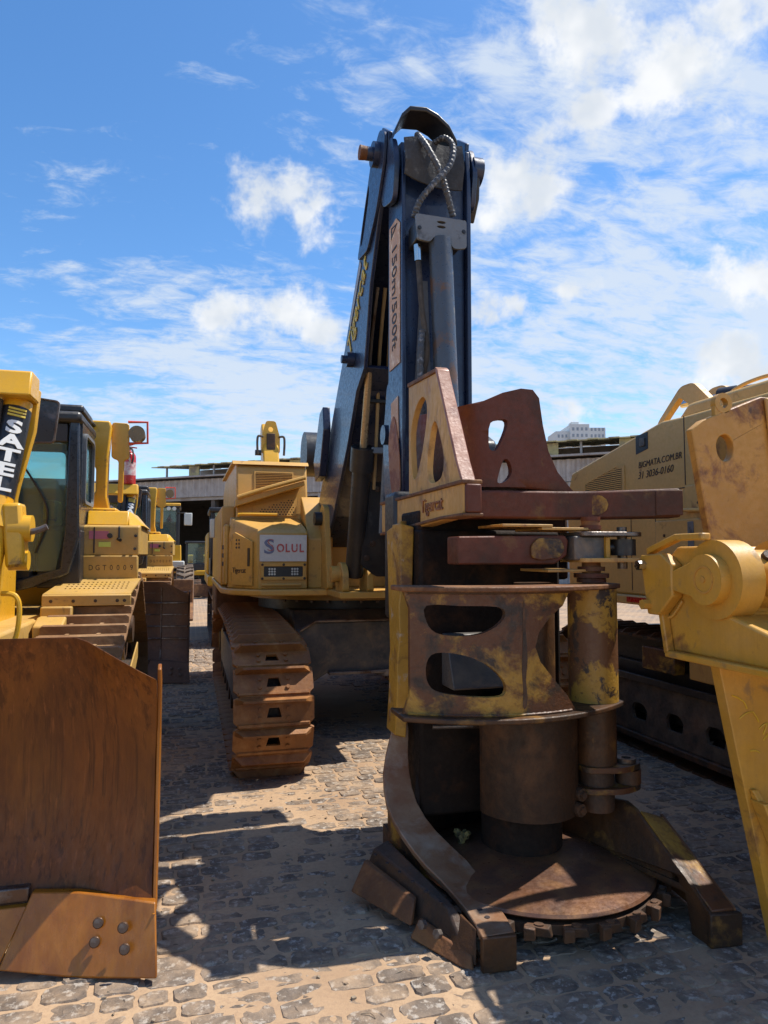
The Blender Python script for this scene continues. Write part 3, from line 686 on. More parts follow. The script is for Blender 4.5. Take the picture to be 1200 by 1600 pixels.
def make_dozer():
    t = thing('bulldozer', (-1.775, 3.08, 0), 'yellow bulldozer nearest on the left with smooth streaked rusty blade', 'bulldozer', 'bulldozers parked nose to tail on the left')
    make_blade(t, rustblade)
    for s in (-1, 1):
        make_track(t, s * 1.07, .56, [(1.42, .47, .46), (4.35, .47, .46), (3.55, 1.06, .43)], 44, .055, shoedoz, rustdk, 6, (1.5, 4.3, .3, .66), catdull, hole=False)
        MB().px([(1.0, .34), (.4, .34), (.4, .55), (1.0, .62), (3.0, .62), (3.0, .42)], s * 1.40, s * 1.5).build('push_arm', cat, t, .01)
        MB().px([(1.52, .55), (2.9, .9), (2.9, 1.02), (1.52, .8)], s * 1.363, s * 1.375).build('track_guide', catdull, t, .004)
    # main frame, hood, radiator guard
    MB().box(-.72, .72, 1.2, 4.6, .45, 1.25).build('main_frame', catdull, t, .02)
    MB().px([(1.25, 1.2), (1.25, 2.35), (1.5, 2.45), (2.75, 2.35), (2.75, 1.2)], -.52, .52).build('engine_hood', cat, t, .03)
    MB().box(-.56, .56, 1.10, 1.24, .75, 2.4).build('radiator_guard', black, t, .01)
    for i in range(14): MB().box(-.5, .5, 1.085, 1.10, .9 + i * .1, .93 + i * .1).build('grille_bar', black, t)
    # top cap carrying the lift cylinders
    MB().px([(1.30, 2.61), (1.36, 2.765), (1.56, 2.765), (1.56, 2.61)], -.87, .87).build('cylinder_cap', cat, t, .012)
    for s in (-1, 1):
        MB().py([(s * .87, 2.70), (s * .85, 2.45), (s * .77, 2.1), (s * .70, 1.7), (s * .675, 1.25), (s * .60, 1.25), (s * .62, 1.7), (s * .70, 2.2), (s * .76, 2.62)], 1.56, 1.62).build('cap_support', cat, t, .006)
        top = Vector((s * .765, 1.50, 2.60)); bot = Vector((s * .60, 1.02, .78)); d = (bot - top).normalized()
        c = MB(); c.cyl(top, top + d * .66, .082, n=28); lc = c.build('lift_cylinder', cat, t)
        MB().cyl(top + d * .66, top + d * .78, .105, n=28).cyl(top + d * .78, top + d * 1.35, .088, n=28).build('cylinder_collar', cat, lc, .008)
        MB().cyl(top + d * 1.35, bot, .04, n=18).build('cylinder_rod', chrome, lc)
        MB().cyl(top + d * .05, top + d * .60, .0835, n=28, cap=False).build('sticker_band', surf('sticker_black', (.02, .02, .022), rough=.35, var=.1), lc)
        # lettering wrapped on the side of the tube that faces out and forwards
        nrm = Vector((.33 * s, -1, 0)); nrm = (nrm - d * nrm.dot(d)).normalized()
        r_ = d.cross(nrm) * 1; r_ = -r_ if r_.x < 0 else r_
        k = lambda q: top + d * q + nrm * .0835
        for i, ch in enumerate('SATEL'):
            rr = (d * -1)
            o = text('letter', ch, .105, offwhite, lc, k(.19 + i * .088), r_, d * -1, .004, 1.75, 'CENTER', 0, .004)
        for j, q in enumerate((.075, .095, .115)): MB().obox(k(q) + nrm * .001, (.095, .008, .011), Matrix((r_, nrm, d)).transposed()).build('yellow_emblem', ytext, lc)
        # trunnion yoke and its handle
        p = top + d * .86
        MB().obox(p + Vector((s * .13, .02, .04)), (.10, .14, .36), Matrix.Rotation(-s * .08, 3, 'Y')).build('trunnion', cat, t, .02)
        MB().cyl(p + Vector((s * .10, .02, .08)), p + Vector((s * .215, .02, .08)), .075, n=20).cyl(p + Vector((s * .10, .02, -.1)), p + Vector((s * .20, .02, -.1)), .055, n=16).build('trunnion_boss', cat, t, .008)
        MB().tube([p + Vector((s * .18, -.02, .06)), p + Vector((s * .24, -.03, .065)), p + Vector((s * .30, -.03, .09))], .018, 8, 3).build('grease_pipe', worn_steel, t)
        MB().tube([p + Vector((s * .08, -.03, -.28)), p + Vector((s * .15, -.05, -.29)), p + Vector((s * .175, -.05, -.36)), p + Vector((s * .165, -.05, -.50)), p + Vector((s * .13, -.05, -.56)), p + Vector((s * .05, -.03, -.53))], .014, 8, 5).build('grab_handle', cat, t)
        for q in (.62, .68): MB().tube([(s * q, 1.42, 2.6), (s * (q - .02), 1.35, 2.2), (s * (q - .06), 1.38, 1.7), (s * (q - .05), 1.45, 1.3)], .028, 10).build('hydraulic_hose', rubber, t)
        # mirror on its arm
        MB().py(rounded([(s * .685, 2.78), (s * .875, 2.755), (s * .845, 2.475), (s * .665, 2.47)], .03), 2.18, 2.205).build('mirror', mirrorback, t, .004)
        MB().plate(rounded([(s * .678, 2.787), (s * .883, 2.763), (s * .852, 2.468), (s * .658, 2.463)], .03), [rounded([(s * .688, 2.777), (s * .871, 2.753), (s * .842, 2.479), (s * .668, 2.474)], .025)], FY(2.168), .03).build('mirror_rim', worn_steel, t, .003)
        MB().tube([(s * .80, 2.22, 2.6), (s * .72, 2.4, 2.7), (s * .70, 2.75, 2.8)], .012, 6).build('mirror_arm', black, t)
    # cab
    F0, F1 = 2.85, 3.62
    cab = MB()
    def cabframe(x): return [(x, 2.85), ]
    MB().box(-.93, .93, F0 - .05, F1 + .08, 2.73, 2.82).build('cab_roof', black, t, .03)
    MB().box(.45, .93, F0 + .05, F0 + .6, 2.822, 2.89).build('roof_lamp_box', black, t, .02)
    MB().tube([(.45, 3.5, 2.82), (.5, 3.5, 2.93), (.8, 3.65, 2.93), (.88, 3.9, 2.90)], .02, 8).build('roof_rail', black, t)
    for s in (-1, 1):
        MB().py([(s * .84, 2.75), (s * .91, 2.75), (s * .93, 1.85), (s * .86, 1.56), (s * .62, 1.46), (s * .45, 1.42), (s * .45, 1.50), (s * .80, 1.60), (s * .825, 1.9)], F0 - .02, F0 + .07).build('cab_pillar', surf('cab_black', (.018, .022, .03), rough=.3, coat=.3, var=.1), t, .012)
        MB().plate(rounded([(F0 + .07, 2.75), (F1, 2.75), (F1, 1.9), (F0 + .07, 1.9)], .01), [rounded([(F0 + .16, 2.68), (F1 - .1, 2.68), (F1 - .1, 2.12), (F0 + .16, 2.12)], .06)], FX(s * .885), s * .04).build('side_door', MATS['cab_black'], t, .006)
        MB().plate(rounded([(F0 + .155, 2.685), (F1 - .095, 2.685), (F1 - .095, 2.115), (F0 + .155, 2.115)], .06), [rounded([(F0 + .18, 2.66), (F1 - .12, 2.66), (F1 - .12, 2.14), (F0 + .18, 2.14)], .05)], FX(s * .925), s * .02).build('window_frame', steelgrey, t)
        MB().box(min(s * .895, s * .905), max(s * .895, s * .905), F0 + .16, F1 - .1, 2.12, 2.68).build('side_window', greenglass, t)
        MB().box(min(s * .62, s * .93), max(s * .62, s * .93), F0 + .07, F1, 1.45, 1.9).build('cab_lower', black, t, .01)
    MB().py(rounded([(-.82, 2.73), (.82, 2.73), (.82, 1.9), (.76, 1.58), (-.76, 1.58), (-.8, 1.9)], .02), F0 + .03, F0 + .038).build('windscreen', greenglass, t)
    MB().box(-.83, .83, F0, F0 + .06, 2.58, 2.73).build('windscreen_header', black, t, .01)
    MB().py([(-.85, 2.86), (.85, 2.86), (.85, 1.5), (-.85, 1.5)], F1 - .03, F1).plate if False else None
    MB().plate([(-.85, 2.73), (.85, 2.73), (.85, 1.5), (-.85, 1.5)], [rounded([(-.7, 2.6), (.7, 2.6), (.7, 2.15), (-.7, 2.15)], .05)], FY(F1 - .04), .04).build('cab_back', black, t)
    MB().box(-.7, .7, F1 - .03, F1 - .02, 2.15, 2.6).build('rear_window', greenglass, t)
    MB().tube([(.62, F0 + .02, 1.72), (.70, F0 - .01, 2.05), (.50, F0 - .01, 2.42)], .009, 6).build('wiper', black, t)
    MB().px(rounded([(3.15, 1.5), (3.7, 1.5), (3.78, 2.35), (3.62, 2.38), (3.55, 1.8), (3.15, 1.78)], .05), .28, .78).build('operator_seat', seatm, t, .03)
    MB().obox((.66, 3.3, 2.05), (.10, .3, .2)).build('armrest', ytext, t, .02)
    MB().box(-.8, .6, 2.9, 3.1, 1.5, 1.95).build('dashboard', black, t, .03)
    # right and left fenders
    for s in (-1, 1):
        X0, X1 = s * .90, s * 1.355
        fb = MB().px(rounded([(3.12, 1.70), (3.12, 1.94), (3.22, 1.955), (4.3, 1.955), (4.3, 1.70)], .015), X0, X1).build('tool_box', catdull, t, .012)
        MB().box(min(s * 1.0, s * 1.01), max(s * 1.0, s * 1.01), 3.108, 3.119, 1.72, 1.93).build('door_seam', dtext, fb)
        for hx, r in ((1.125, .021), (1.325, .012), (1.32, .012)):
            MB().cyl((s * hx, 3.119, 1.862 if hx != 1.32 else 1.755), (s * hx, 3.10, 1.862 if hx != 1.32 else 1.755), r, n=14).build('latch_knob', black, fb)
        MB().px([(3.10, 1.82), (3.08, 1.83), (3.085, 1.93), (3.10, 1.94)], s * 1.19, s * 1.205).cyl((s * 1.19, 3.10, 1.835), (s * 1.21, 3.06, 1.825), .014, n=10).build('latch_handle', black, fb, .003)
        MB().box(min(s * .965, s * 1.115), max(s * .965, s * 1.115), 3.112, 3.119, 1.835, 1.90).build('warning_sticker', pinkst, fb)
        MB().box(min(s * 1.04, s * 1.13), max(s * 1.04, s * 1.13), 3.112, 3.119, 1.77, 1.81).build('small_sticker', greenst, fb)
        MB().px([(3.20, 1.95), (3.28, 2.075), (4.25, 2.09), (4.25, 1.95)], s * .93, s * 1.26).build('tank_top', cat, t, .012)
        MB().hexa([(s * 1.26, 3.2, 1.95), (s * 1.26, 4.25, 1.95), (s * 1.38, 4.25, 1.95), (s * 1.38, 3.3, 1.95)], [(s * 1.255, 3.28, 2.075), (s * 1.255, 4.25, 2.09), (s * 1.33, 4.25, 2.0), (s * 1.33, 3.35, 2.0)]).build('tank_shoulder', cat, t, .006)
        kp = MB().px([(3.12, 1.50), (3.10, 1.70), (3.2, 1.70), (3.2, 1.50)], X0, s * 1.345).build('kick_panel', catdull, t, .01)
        if s > 0:
            for i, ch in enumerate('DGT0009'): text('stencil_letter', ch, .062, dtext, kp, (.985 + i * .052, 3.112, 1.60), (1, 0, 0), (0, -.1, 1), .003, .8, 'CENTER')
        # perforated step
        holes = []
        for i in range(14):
            for j in range(4): holes.append(ellipse(s * (.86 + .033 * i), 2.72 + .08 * j, .0095, .022, 6))
        st = MB().plate([(s * .74, 2.52), (s * 1.34, 2.52), (s * 1.37, 3.12), (s * .8, 3.12)], holes, lambda u, v, w: (u, v, 1.405 + (v - 2.5) * .155 + w), .012).build('step_plate', catdull, t)
        MB().px([(2.50, 1.335), (2.50, 1.41), (2.52, 1.42), (2.52, 1.335)], s * .74, s * 1.345).build('step_lip', catdull, t, .004)
        bolts([(s * q, 2.50, 1.37) for q in (.80, .95, 1.10, 1.25, 1.30)], rustdk, t, .009, -.006)
        MB().box(min(s * .74, s * .95), max(s * .74, s * .95), 2.45, 3.1, 1.0, 1.335).build('frame_cheek', catdull, t, .012)
        MB().px([(2.2, .95), (2.2, 1.22), (2.35, 1.27), (2.5, 1.27), (2.5, .95)], s * .74, s * .93).build('step_box', catdull, t, .012)
        # rollover post, side plate and lamp
        MB().py([(s * 0.800, 2.10), (s * 1.030, 2.10), (s * 1.000, 2.25), (s * 1.005, 2.62), (s * 1.030, 2.90), (s * 1.015, 2.96), (s * 0.700, 2.96), (s * 0.700, 2.86), (s * 0.830, 2.66), (s * 0.900, 2.5), (s * 0.900, 2.3)], 3.95, 4.1).build('rollover_post', cat, t, .015)
        MB().py(rounded([(s * 1.025, 2.96), (s * 1.180, 2.955), (s * 1.185, 2.62), (s * 1.140, 2.60), (s * 1.135, 2.2), (s * 1.090, 2.2), (s * 1.090, 2.6), (s * 1.025, 2.62)], .03), 4.02, 4.06).build('post_bracket', cat, t, .006)
        MB().box(min(s * 0.760, s * 1.100), max(s * 0.760, s * 1.100), 3.85, 4.2, 2.05, 2.135).build('post_foot', cat, t, .015)
        bolts([(s * 0.850, 3.85, 2.095), (s * 1.000, 3.85, 2.095)], worn_steel, t, .014, -.012)
    MB().box(-.85, .85, 3.97, 4.08, 2.86, 2.96).build('rollover_bar', cat, t, .015)
    MB().cyl((1.25, 4.0, 2.86), (1.25, 4.14, 2.86), .075, n=20).build('work_lamp', lensamber, t)
    MB().tube([(1.17, 4.0, 2.965), (1.345, 4.0, 2.97), (1.35, 4.0, 2.77), (1.18, 4.0, 2.76)], .013, 6, 1, False).build('lamp_guard', orangefr, t)
    MB().box(-.7, .7, 4.1, 5.0, .7, 1.95).build('rear_tank', cat, t, .05)
    return t
doz = make_dozer()
doz2 = copy_tree(doz, None, ('blade',)); doz2.location = (-1.67, 9.83, 0)
doz2['label'] = 'second yellow bulldozer in the left row, its dark blade ruled with weld lines'
make_blade(doz2, surf('dark_blade', (.10, .043, .02), (.14, .055, .02), .4, 3, rough=.6, var=.2, bump=.1), True)
# fire extinguisher standing on the second bulldozer's cylinder cap
def extinguisher(p):
    t = thing('fire_extinguisher', p, 'worn red fire extinguisher standing on the second bulldozer', 'extinguisher')
    m = MB(); prof = [(.0, 0), (.10, 0), (.105, .02), (.105, .40), (.098, .44), (.075, .475), (.04, .495), (.03, .52), (0, .52)]
    n = 24; m.sweep([[(r * math.cos(2 * math.pi * i / n), r * math.sin(2 * math.pi * i / n), z) for i in range(n)] for r, z in prof[1:-1]], smooth=True); m.build('cylinder', redpaint, t)
    MB().cyl((0, 0, .13), (0, 0, .33), .1062, n=24, cap=False).build('instruction_label', surf('label_pink', (.55, .25, .25), (.6, .5, .45), .5, 14, rough=.5), t)
    MB().cyl((0, 0, .51), (0, 0, .56), .03, n=12).build('valve', worn_steel, t)
    MB().obox((.03, 0, .60), (.17, .03, .025), Matrix.Rotation(-.35, 3, 'Y')).obox((.04, 0, .56), (.15, .03, .018), Matrix.Rotation(.1, 3, 'Y')).build('lever', redpaint, t, .004)
    MB().tube([(.02, -.03, .55), (.06, -.10, .50), (.07, -.12, .38), (.05, -.11, .30)], .014, 8).build('hose', rubber, t)
    MB().tube([(-.06, -.09, .43), (0, -.112, .40), (.03, -.115, .33)], .014, 6).build('paper_tag', surf('paper', (.5, .42, .33), rough=.9), t)
extinguisher((-.94, 11.26, 2.768))

# ------------------------------------------------------------------ the tracked feller with its boom (world coordinates, rebased at the end)
def rebase(root, O):
    O = Vector(O)
    for c in root.children: c.location = c.location - O
    root.location = O
def feller():
    t = thing('tracked_feller', (0, 0, 0), 'tan yellow tracked feller buncher with tall navy boom and rusty felling head', 'feller buncher')
    circ = [(5.88, .50, .48), (10.35, .50, .48), (7.1, .80, .25), (9.2, .80, .25)]
    for xc in (.61, 2.92): make_track(t, xc, .60, circ, 54, .062, rustpink, rustdk, 9, (6.0, 10.2, .3, .72), caryard)
    # carbody between the tracks
    MB().px([(6.75, .62), (6.75, 1.0), (7.0, 1.16), (9.2, 1.16), (9.2, .62)], .95, 2.6).build('carbody', caryard, t, .02)
    MB().plate([(.93, .98), (1.12, 1.07), (2.62, 1.07), (2.62, .70), (2.45, .60), (1.25, .60), (1.08, .50), (.93, .46)], [], FY(6.66), .05).build('front_guard', caryard, t, .008)
    MB().box(1.25, 2.45, 6.60, 6.75, .585, .615).build('guard_lip', worn_steel, t, .006)
    MB().tube([(.98, 6.64, 1.0), (1.13, 6.64, 1.085), (2.6, 6.64, 1.085)], .014, 6, 1, False).build('guard_edge', worn_steel, t)
    MB().cyl((1.85, 6.72, .56), (1.85, 6.72, .62), .13, n=20).build('drain_cover', worn_steel, t, .005)
    MB().cyl((1.75, 8.1, 1.14), (1.75, 8.1, 1.25), 1.02, n=48).build('swing_bearing', black, t)
    MB().cyl((1.75, 8.1, 1.25), (1.75, 8.1, 1.335), 1.12, n=48).build('swing_ring', tan, t, .01)
    bolts([(1.75 + 1.07 * math.sin(a), 8.1 - 1.07 * math.cos(a), 1.25) for a in [R(-50 + 9 * i) for i in range(13)]], worn_steel, t, .02, -.025, 'z')
    # platform of the upper works
    MB().prism([(.27, 7.1, 1.335), (.36, 6.72, 1.335), (.60, 6.47, 1.335), (3.1, 6.47, 1.335), (3.1, 10.4, 1.335), (.27, 10.4, 1.335)], (0, 0, .055)).build('platform', tan, t, .012)
    MB().box(.28, 1.15, 8.9, 10.1, .98, 1.333).build('belly_guard', rust, t, .02)
    # engine hood
    MB().px([(7.18, 1.39), (7.18, 2.05), (7.32, 2.60), (7.40, 2.655), (9.8, 2.70), (10.3, 2.55), (10.3, 1.39)], .42, 1.14).build('engine_hood', tan, t, .02)
    MB().px([(7.30, 2.625), (7.36, 2.67), (9.8, 2.725), (9.8, 2.70), (7.36, 2.645)], .38, 1.16).build('hood_lid', tan, t, .006)
    MB().box(.28, .42, 7.35, 10.2, 1.40, 2.2).build('side_panel', tan, t, .02)
    sl = lambda z: 7.18 + (z - 2.05) / .55 * .14 - .004
    # grilles: frame with separate louvres
    g = MB().plate([(.60, 2.335), (1.00, 2.345), (1.00, 2.56), (.60, 2.56)], [[(.615, 2.35), (.985, 2.36), (.985, 2.545), (.615, 2.545)]], lambda u, v, w: (u, sl(v) - w, v), .008).build('upper_grille', tan, t)
    MB().prism([(.612, sl(2.35) + .001, 2.35), (.988, sl(2.35) + .001, 2.35), (.988, sl(2.545) + .001, 2.545), (.612, sl(2.545) + .001, 2.545)], (0, -.002, 0)).build('grille_mesh', black, g)
    for i in range(11): MB().box(.615, .985, sl(2.36 + i * .0175) - .012, sl(2.36 + i * .0175) - .003, 2.36 + i * .0175 - .006, 2.36 + i * .0175 + .004).build('louvre', tan, g)
    hs = [ellipse(.64 + .030 * i + (.015 if j % 2 else 0), 2.115 + .024 * j, .0085, .007, 6) for j in range(7) for i in range(12) if 2.115 + .024 * j < 2.16 + .12 * (i / 11.)]
    g = MB().plate([(.58, 2.10), (1.01, 2.10), (1.03, 2.31), (.58, 2.195)], hs, lambda u, v, w: (u, sl(v) - .012 - w, v), .008).build('lower_grille', tan, t)
    MB().prism([(.59, sl(2.10), 2.105), (1.0, sl(2.1), 2.105), (1.02, sl(2.3), 2.29), (.59, sl(2.19), 2.19)], (0, -.003, 0)).build('grille_mesh', black, g)
    # sloping rail and its ledge
    MB().hexa([(.40, 7.04, 2.175), (1.08, 7.04, 2.40), (1.08, 7.24, 2.40), (.40, 7.24, 2.175)], [(.40, 7.04, 2.25), (1.08, 7.04, 2.455), (1.08, 7.30, 2.455), (.40, 7.25, 2.25)]).build('rain_ledge', tan, t, .008)
    MB().tube([(.42, 7.03, 2.265), (.7, 7.02, 2.36), (1.08, 7.02, 2.475)], .022, 8, 3).build('ledge_pipe', tan, t)
    MB().tube([(.43, 7.0, 2.085), (.46, 6.98, 2.10), (.80, 6.98, 2.10)], .014, 8, 3).build('grab_rail', cat, t)
    # front box with the sign
    fx0, fx1, fy = .585, 1.045, 6.62
    MB().sweep([[(fx0, fy, 1.39), (fx1, fy, 1.39), (fx1, 7.2, 1.39), (.34, 7.2, 1.39), (.34, 6.98, 1.39)],
                [(fx0, fy, 1.905), (fx1, fy, 1.905), (fx1, 7.2, 1.905), (.34, 7.2, 1.905), (.34, 6.98, 1.905)],
                [(.60, 6.70, 1.945), (fx1 - .005, 6.66, 1.945), (fx1 - .005, 7.2, 2.08), (.36, 7.2, 2.08), (.36, 7.02, 2.06)]]).build('front_box', tan, t, .01)
    d = Vector((.34 - fx0, 6.98 - fy, 0)); dl = d.length; d.normalize(); nn = Vector((-d.y, d.x, 0)); nn = nn if nn.y < 0 else -nn
    Q = lambda a, z, w=0.: Vector((fx0, fy, 0)) + d * a + nn * w + Vector((0, 0, z))
    dr = MB().plate([(.06, 1.42), (.36, 1.42), (.36, 1.90), (.32, 1.92), (.06, 1.83)], [], lambda u, v, w: Q(u, v, .003 + w), .018).build('side_door', tan, t, .004)
    for i in range(2):
        for j in range(3): MB().plate(ellipse(.25 + .04 * i, 1.775 + .035 * j, .013, .012, 4), [], lambda u, v, w: Q(u, v, .021 + w), .003).build('vent_slot', dtext, dr)
    MB().plate(rounded([(.09, 1.60), (.12, 1.60), (.12, 1.77), (.09, 1.77)], .008), [], lambda u, v, w: Q(u, v, .021 + w), .006).build('door_latch', black, dr)
    for z in (1.5, 1.8): MB().cyl(Q(.375, z - .04, .014), Q(.375, z + .04, .014), .013, n=10).build('hinge', tan, dr)
    text('door_lettering', 'Tigercat', .07, dtext, dr, Q(.345, 1.56, .0225), -d, (0, 0, 1), .002, .85)
    sg = MB().box(.60, 1.035, fy - .012, fy - .002, 1.645, 1.89).build('sign_plate', white, t, .003)
    text('sign_letter', 'S', .19, bluetext, sg, (.685, fy - .0145, 1.775), (1, 0, 0), (0, 0, 1), .002, 1.2, 'CENTER', 0, .002)
    text('sign_letter', 'S', .165, redtext, sg, (.70, fy - .0165, 1.79), (1, 0, 0), (0, 0, 1), .002, 1.1, 'CENTER', 0, -.004)
    for i, ch in enumerate('OLUL'): text('sign_letter', ch, .105, redtext, sg, (.79 + i * .065, fy - .0145, 1.765), (1, 0, 0), (0, 0, 1), .002, .85, 'CENTER', 0, .003)
    lp = MB().plate([(.61, 1.475), (1.03, 1.475), (1.03, 1.63), (.61, 1.63)], [rounded([(.64, 1.505), (1.0, 1.505), (1.0, 1.60), (.64, 1.60)], .01)], FY(fy - .022), .02).build('lamp_panel', tan, t, .003)
    MB().box(.64, 1.0, fy - .006, fy - .002, 1.505, 1.60).build('lamp_recess', black, lp)
    for x in (.715, .925):
        for i in range(3):
            for j in range(3): MB().cyl((x + (i - 1) * .024, fy - .006, 1.552 + (j - 1) * .024), (x + (i - 1) * .024, fy - .014, 1.552 + (j - 1) * .024), .010, n=8).build('lamp_cell', lens, lp)
    bolts([(x, fy - .022, z) for x in (.625, .82, 1.015) for z in (1.488, 1.615)], rustdk, t, .009, -.006)
    MB().cyl((.62, fy - .02, 1.43), (.98, fy - .02, 1.43), .014, n=10).build('lower_hinge', tan, t)
    # panel beside the box
    MB().px([(6.7, 1.39), (6.7, 1.86), (6.95, 2.12), (7.2, 2.3), (7.2, 1.39)], 1.06, 1.30).build('step_panel', tan, t, .012)
    MB().box(.295, .345, 7.0, 7.25, 1.42, 2.0).build('corner_post', tan, t, .02)
    for z in (1.6, 1.68, 1.76): MB().box(.285, .30, 7.04, 7.2, z, z + .04).build('side_vent', dtext, t)
    m = thing_mirror = MB().obox((.20, 7.6, 1.98), (.05, .09, .2)); m.build('side_mirror', lens, t, .01)
    # boom feet: outer lugs
    lug = lambda x: MB().plate(rounded([(6.38, 1.39), (6.95, 1.39), (6.9, 2.0), (6.72, 2.2), (6.55, 2.15), (6.5, 1.9)], .06), [ellipse(6.70, 2.05, .05, .06, 14)], FX(x), .05).build('boom_lug', tan, t, .006)
    lug(1.19); lug(2.02)
    MB().cyl((1.12, 6.70, 2.05), (1.30, 6.70, 2.05), .065, n=18).build('boom_pin', black, t, .006)
    for x in (1.235, 1.45, 1.83): MB().px(rounded([(5.90, 1.39), (6.24, 1.39), (6.22, 1.55), (6.14, 1.64), (6.0, 1.64), (5.92, 1.55)], .04), x, x + .055).build('cylinder_lug', tan, t, .006)
    MB().cyl((1.16, 6.07, 1.54), (1.24, 6.07, 1.54), .07, n=18).build('lug_pin', tan, t, .006)
    MB().box(1.2, 2.0, 5.86, 6.47, 1.34, 1.392).build('lug_base', tan, t, .006)
    MB().box(1.25, 2.0, 6.9, 7.0, 1.39, 1.95).build('inner_wall', tan, t, .01)
    MB().box(1.325, 1.39, 6.885, 6.899, 1.83, 1.90).build('warning_sticker', offwhite, t)
    # air cleaner behind the boom
    MB().cyl((1.24, 8.2, 2.88), (1.95, 8.2, 2.88), .26, n=28).build('air_cleaner', black, t, .02)
    # cab on the far side
    MB().px(rounded([(6.9, 1.39), (6.9, 2.9), (7.2, 3.05), (8.4, 3.05), (8.4, 1.39)], .06), 2.35, 3.1).build('cab_shell', black, t, .02)
    # boom
    side = [(7.30, 1.70), (7.45, 1.95), (6.98, 2.36), (6.40, 2.97), (5.88, 3.45), (5.30, 4.05), (4.84, 4.62), (4.62, 4.68), (4.46, 4.56), (4.50, 4.36), (4.68, 4.18), (4.98, 3.70), (5.10, 3.30), (5.16, 3.12), (5.42, 3.0), (5.75, 2.62), (6.4, 2.02), (6.9, 1.72)]
    bm_ = MB()
    slot = smooth_loop([(5.13, 4.08), (5.19, 4.10), (5.06, 4.30), (4.93, 4.42), (4.95, 4.30)], 3)
    bm_.plate(side, [], FX(1.235), .03); bm_.plate(side, [], FX(1.79), .03)
    top_ = [(7.40, 1.97), (6.96, 2.34), (6.38, 2.95), (5.86, 3.43), (5.30, 4.02), (4.86, 4.55)]
    for (a, b) in zip(top_, top_[1:]): bm_.hexa([(1.265, *a), (1.79, *a), (1.79, a[0] - .03, a[1] - .03), (1.265, a[0] - .03, a[1] - .03)], [(1.265, *b), (1.79, *b), (1.79, b[0] - .03, b[1] - .03), (1.265, b[0] - .03, b[1] - .03)])
    und = [(6.88, 1.78), (6.42, 2.06), (5.80, 2.64), (5.46, 3.02), (5.22, 3.14)]
    for (a, b) in zip(und, und[1:]): bm_.hexa([(1.265, *a), (1.79, *a), (1.79, a[0] + .03, a[1] + .03), (1.265, a[0] + .03, a[1] + .03)], [(1.265, *b), (1.79, *b), (1.79, b[0] + .03, b[1] + .03), (1.265, b[0] + .03, b[1] + .03)])
    boom = bm_.build('boom', navy, t, .006)
    MB().plate(slot, [], FX(1.229), .005).build('side_slot', black, boom)
    MB().plate(rounded([(5.30, 4.00), (5.02, 4.36), (4.86, 4.56), (4.62, 4.66), (4.47, 4.56), (4.52, 4.36), (4.72, 4.12), (4.98, 3.95)], .05), [slot], FX(1.213), .02).build('boom_doubler', navy, boom, .005)
    for (y, z, r) in ((4.66, 4.50, .085), (5.50, 3.27, .06)):
        MB().cyl((1.17, y, z), (1.23, y, z), r, n=20).cyl((1.13, y, z), (1.18, y, z), r * .55, n=14).build('boom_boss', navy, boom, .006)
    MB().cyl((1.08, 4.66, 4.50), (1.16, 4.66, 4.50), .05, .042, n=14).build('pin_head', rust, boom, .005)
    bd = Vector((0, 4.98 - 5.92, 3.98 - 3.13)).normalized(); bu = Vector((0, bd.z, -bd.y)) * -1
    text('boom_lettering', 'Tigercat', .25, ytext, boom, (1.229, 5.70, 3.37), bd, Vector((-1, 0, 0)).cross(bd), .003, 1.0, 'LEFT', .2)
    MB().prism([(1.232, 5.66, 3.62), (1.232, 5.28, 4.0), (1.232, 5.24, 3.95), (1.232, 5.62, 3.57)], (-.003, 0, 0)).build('side_sticker', offwhite if False else surf('grey_sticker', (.35, .37, .40), rough=.5), boom)
    # bracket on the boom's flank
    MB().plate([(6.95, 2.62), (6.62, 3.05), (6.45, 3.08), (6.40, 2.86), (6.62, 2.45), (6.85, 2.42)], [], FX(1.15), .07).build('flank_bracket', navy, boom, .01)
    # hoist cylinders
    for x in (1.36, 1.74):
        a2 = Vector((x, 6.04, 1.53)); b2 = Vector((x - .03, 5.58, 2.58)); d2 = (b2 - a2).normalized()
        c = MB().cyl(a2, b2, .078, n=24).build('hoist_cylinder', black, t)
        MB().cyl(b2 - d2 * .20, b2, .098, n=24).build('cylinder_head', black, c, .01)
        MB().cyl(b2, Vector((x - .055, 5.28, 3.15)), .028, n=16).build('cylinder_rod', goldrod, c)
        MB().obox(b2 + Vector((.13, -.03, -.03)), (.14, .05, .05)).tube([b2 + Vector((.18, -.03, -.03)), b2 + Vector((.17, -.03, -.15)), b2 + Vector((.15, 0, -.7))], .02, 8).build('valve_block', steelgrey, c, .005)
    MB().plate(rounded([(1.385, 1.62), (1.52, 1.52), (1.90, 1.52), (1.90, 2.32), (1.385, 2.32)], .02), [], lambda u, v, w: (u, 5.90 - (v - 1.5) * .16 + w, v), .025).build('cylinder_guard', black, t, .006)
    bolts([(1.50, 5.775, 2.26), (1.48, 5.85, 1.80), (1.43, 5.865, 1.68)], worn_steel, t, .02, -.012)
    for i in range(5): MB().tube([(1.37 + i * .085, 5.72, 2.25), (1.36 + i * .08, 5.55, 2.8), (1.34 + i * .075, 5.38, 3.3), (1.34 + i * .06, 5.15, 3.75)], .015, 8, 5).build('hydraulic_pipe', pipetan if i % 3 else worn_steel, t)
    MB().box(1.3, 1.75, 5.48, 5.52, 2.93, 2.96).build('pipe_clamp', black, t, .004)
    MB().tube([(1.50, 6.2, 2.2), (1.62, 5.8, 1.85), (1.68, 5.62, 1.50), (1.80, 5.66, 1.75), (1.76, 5.8, 2.0)], .03, 10).build('slack_hose', rubber, t)
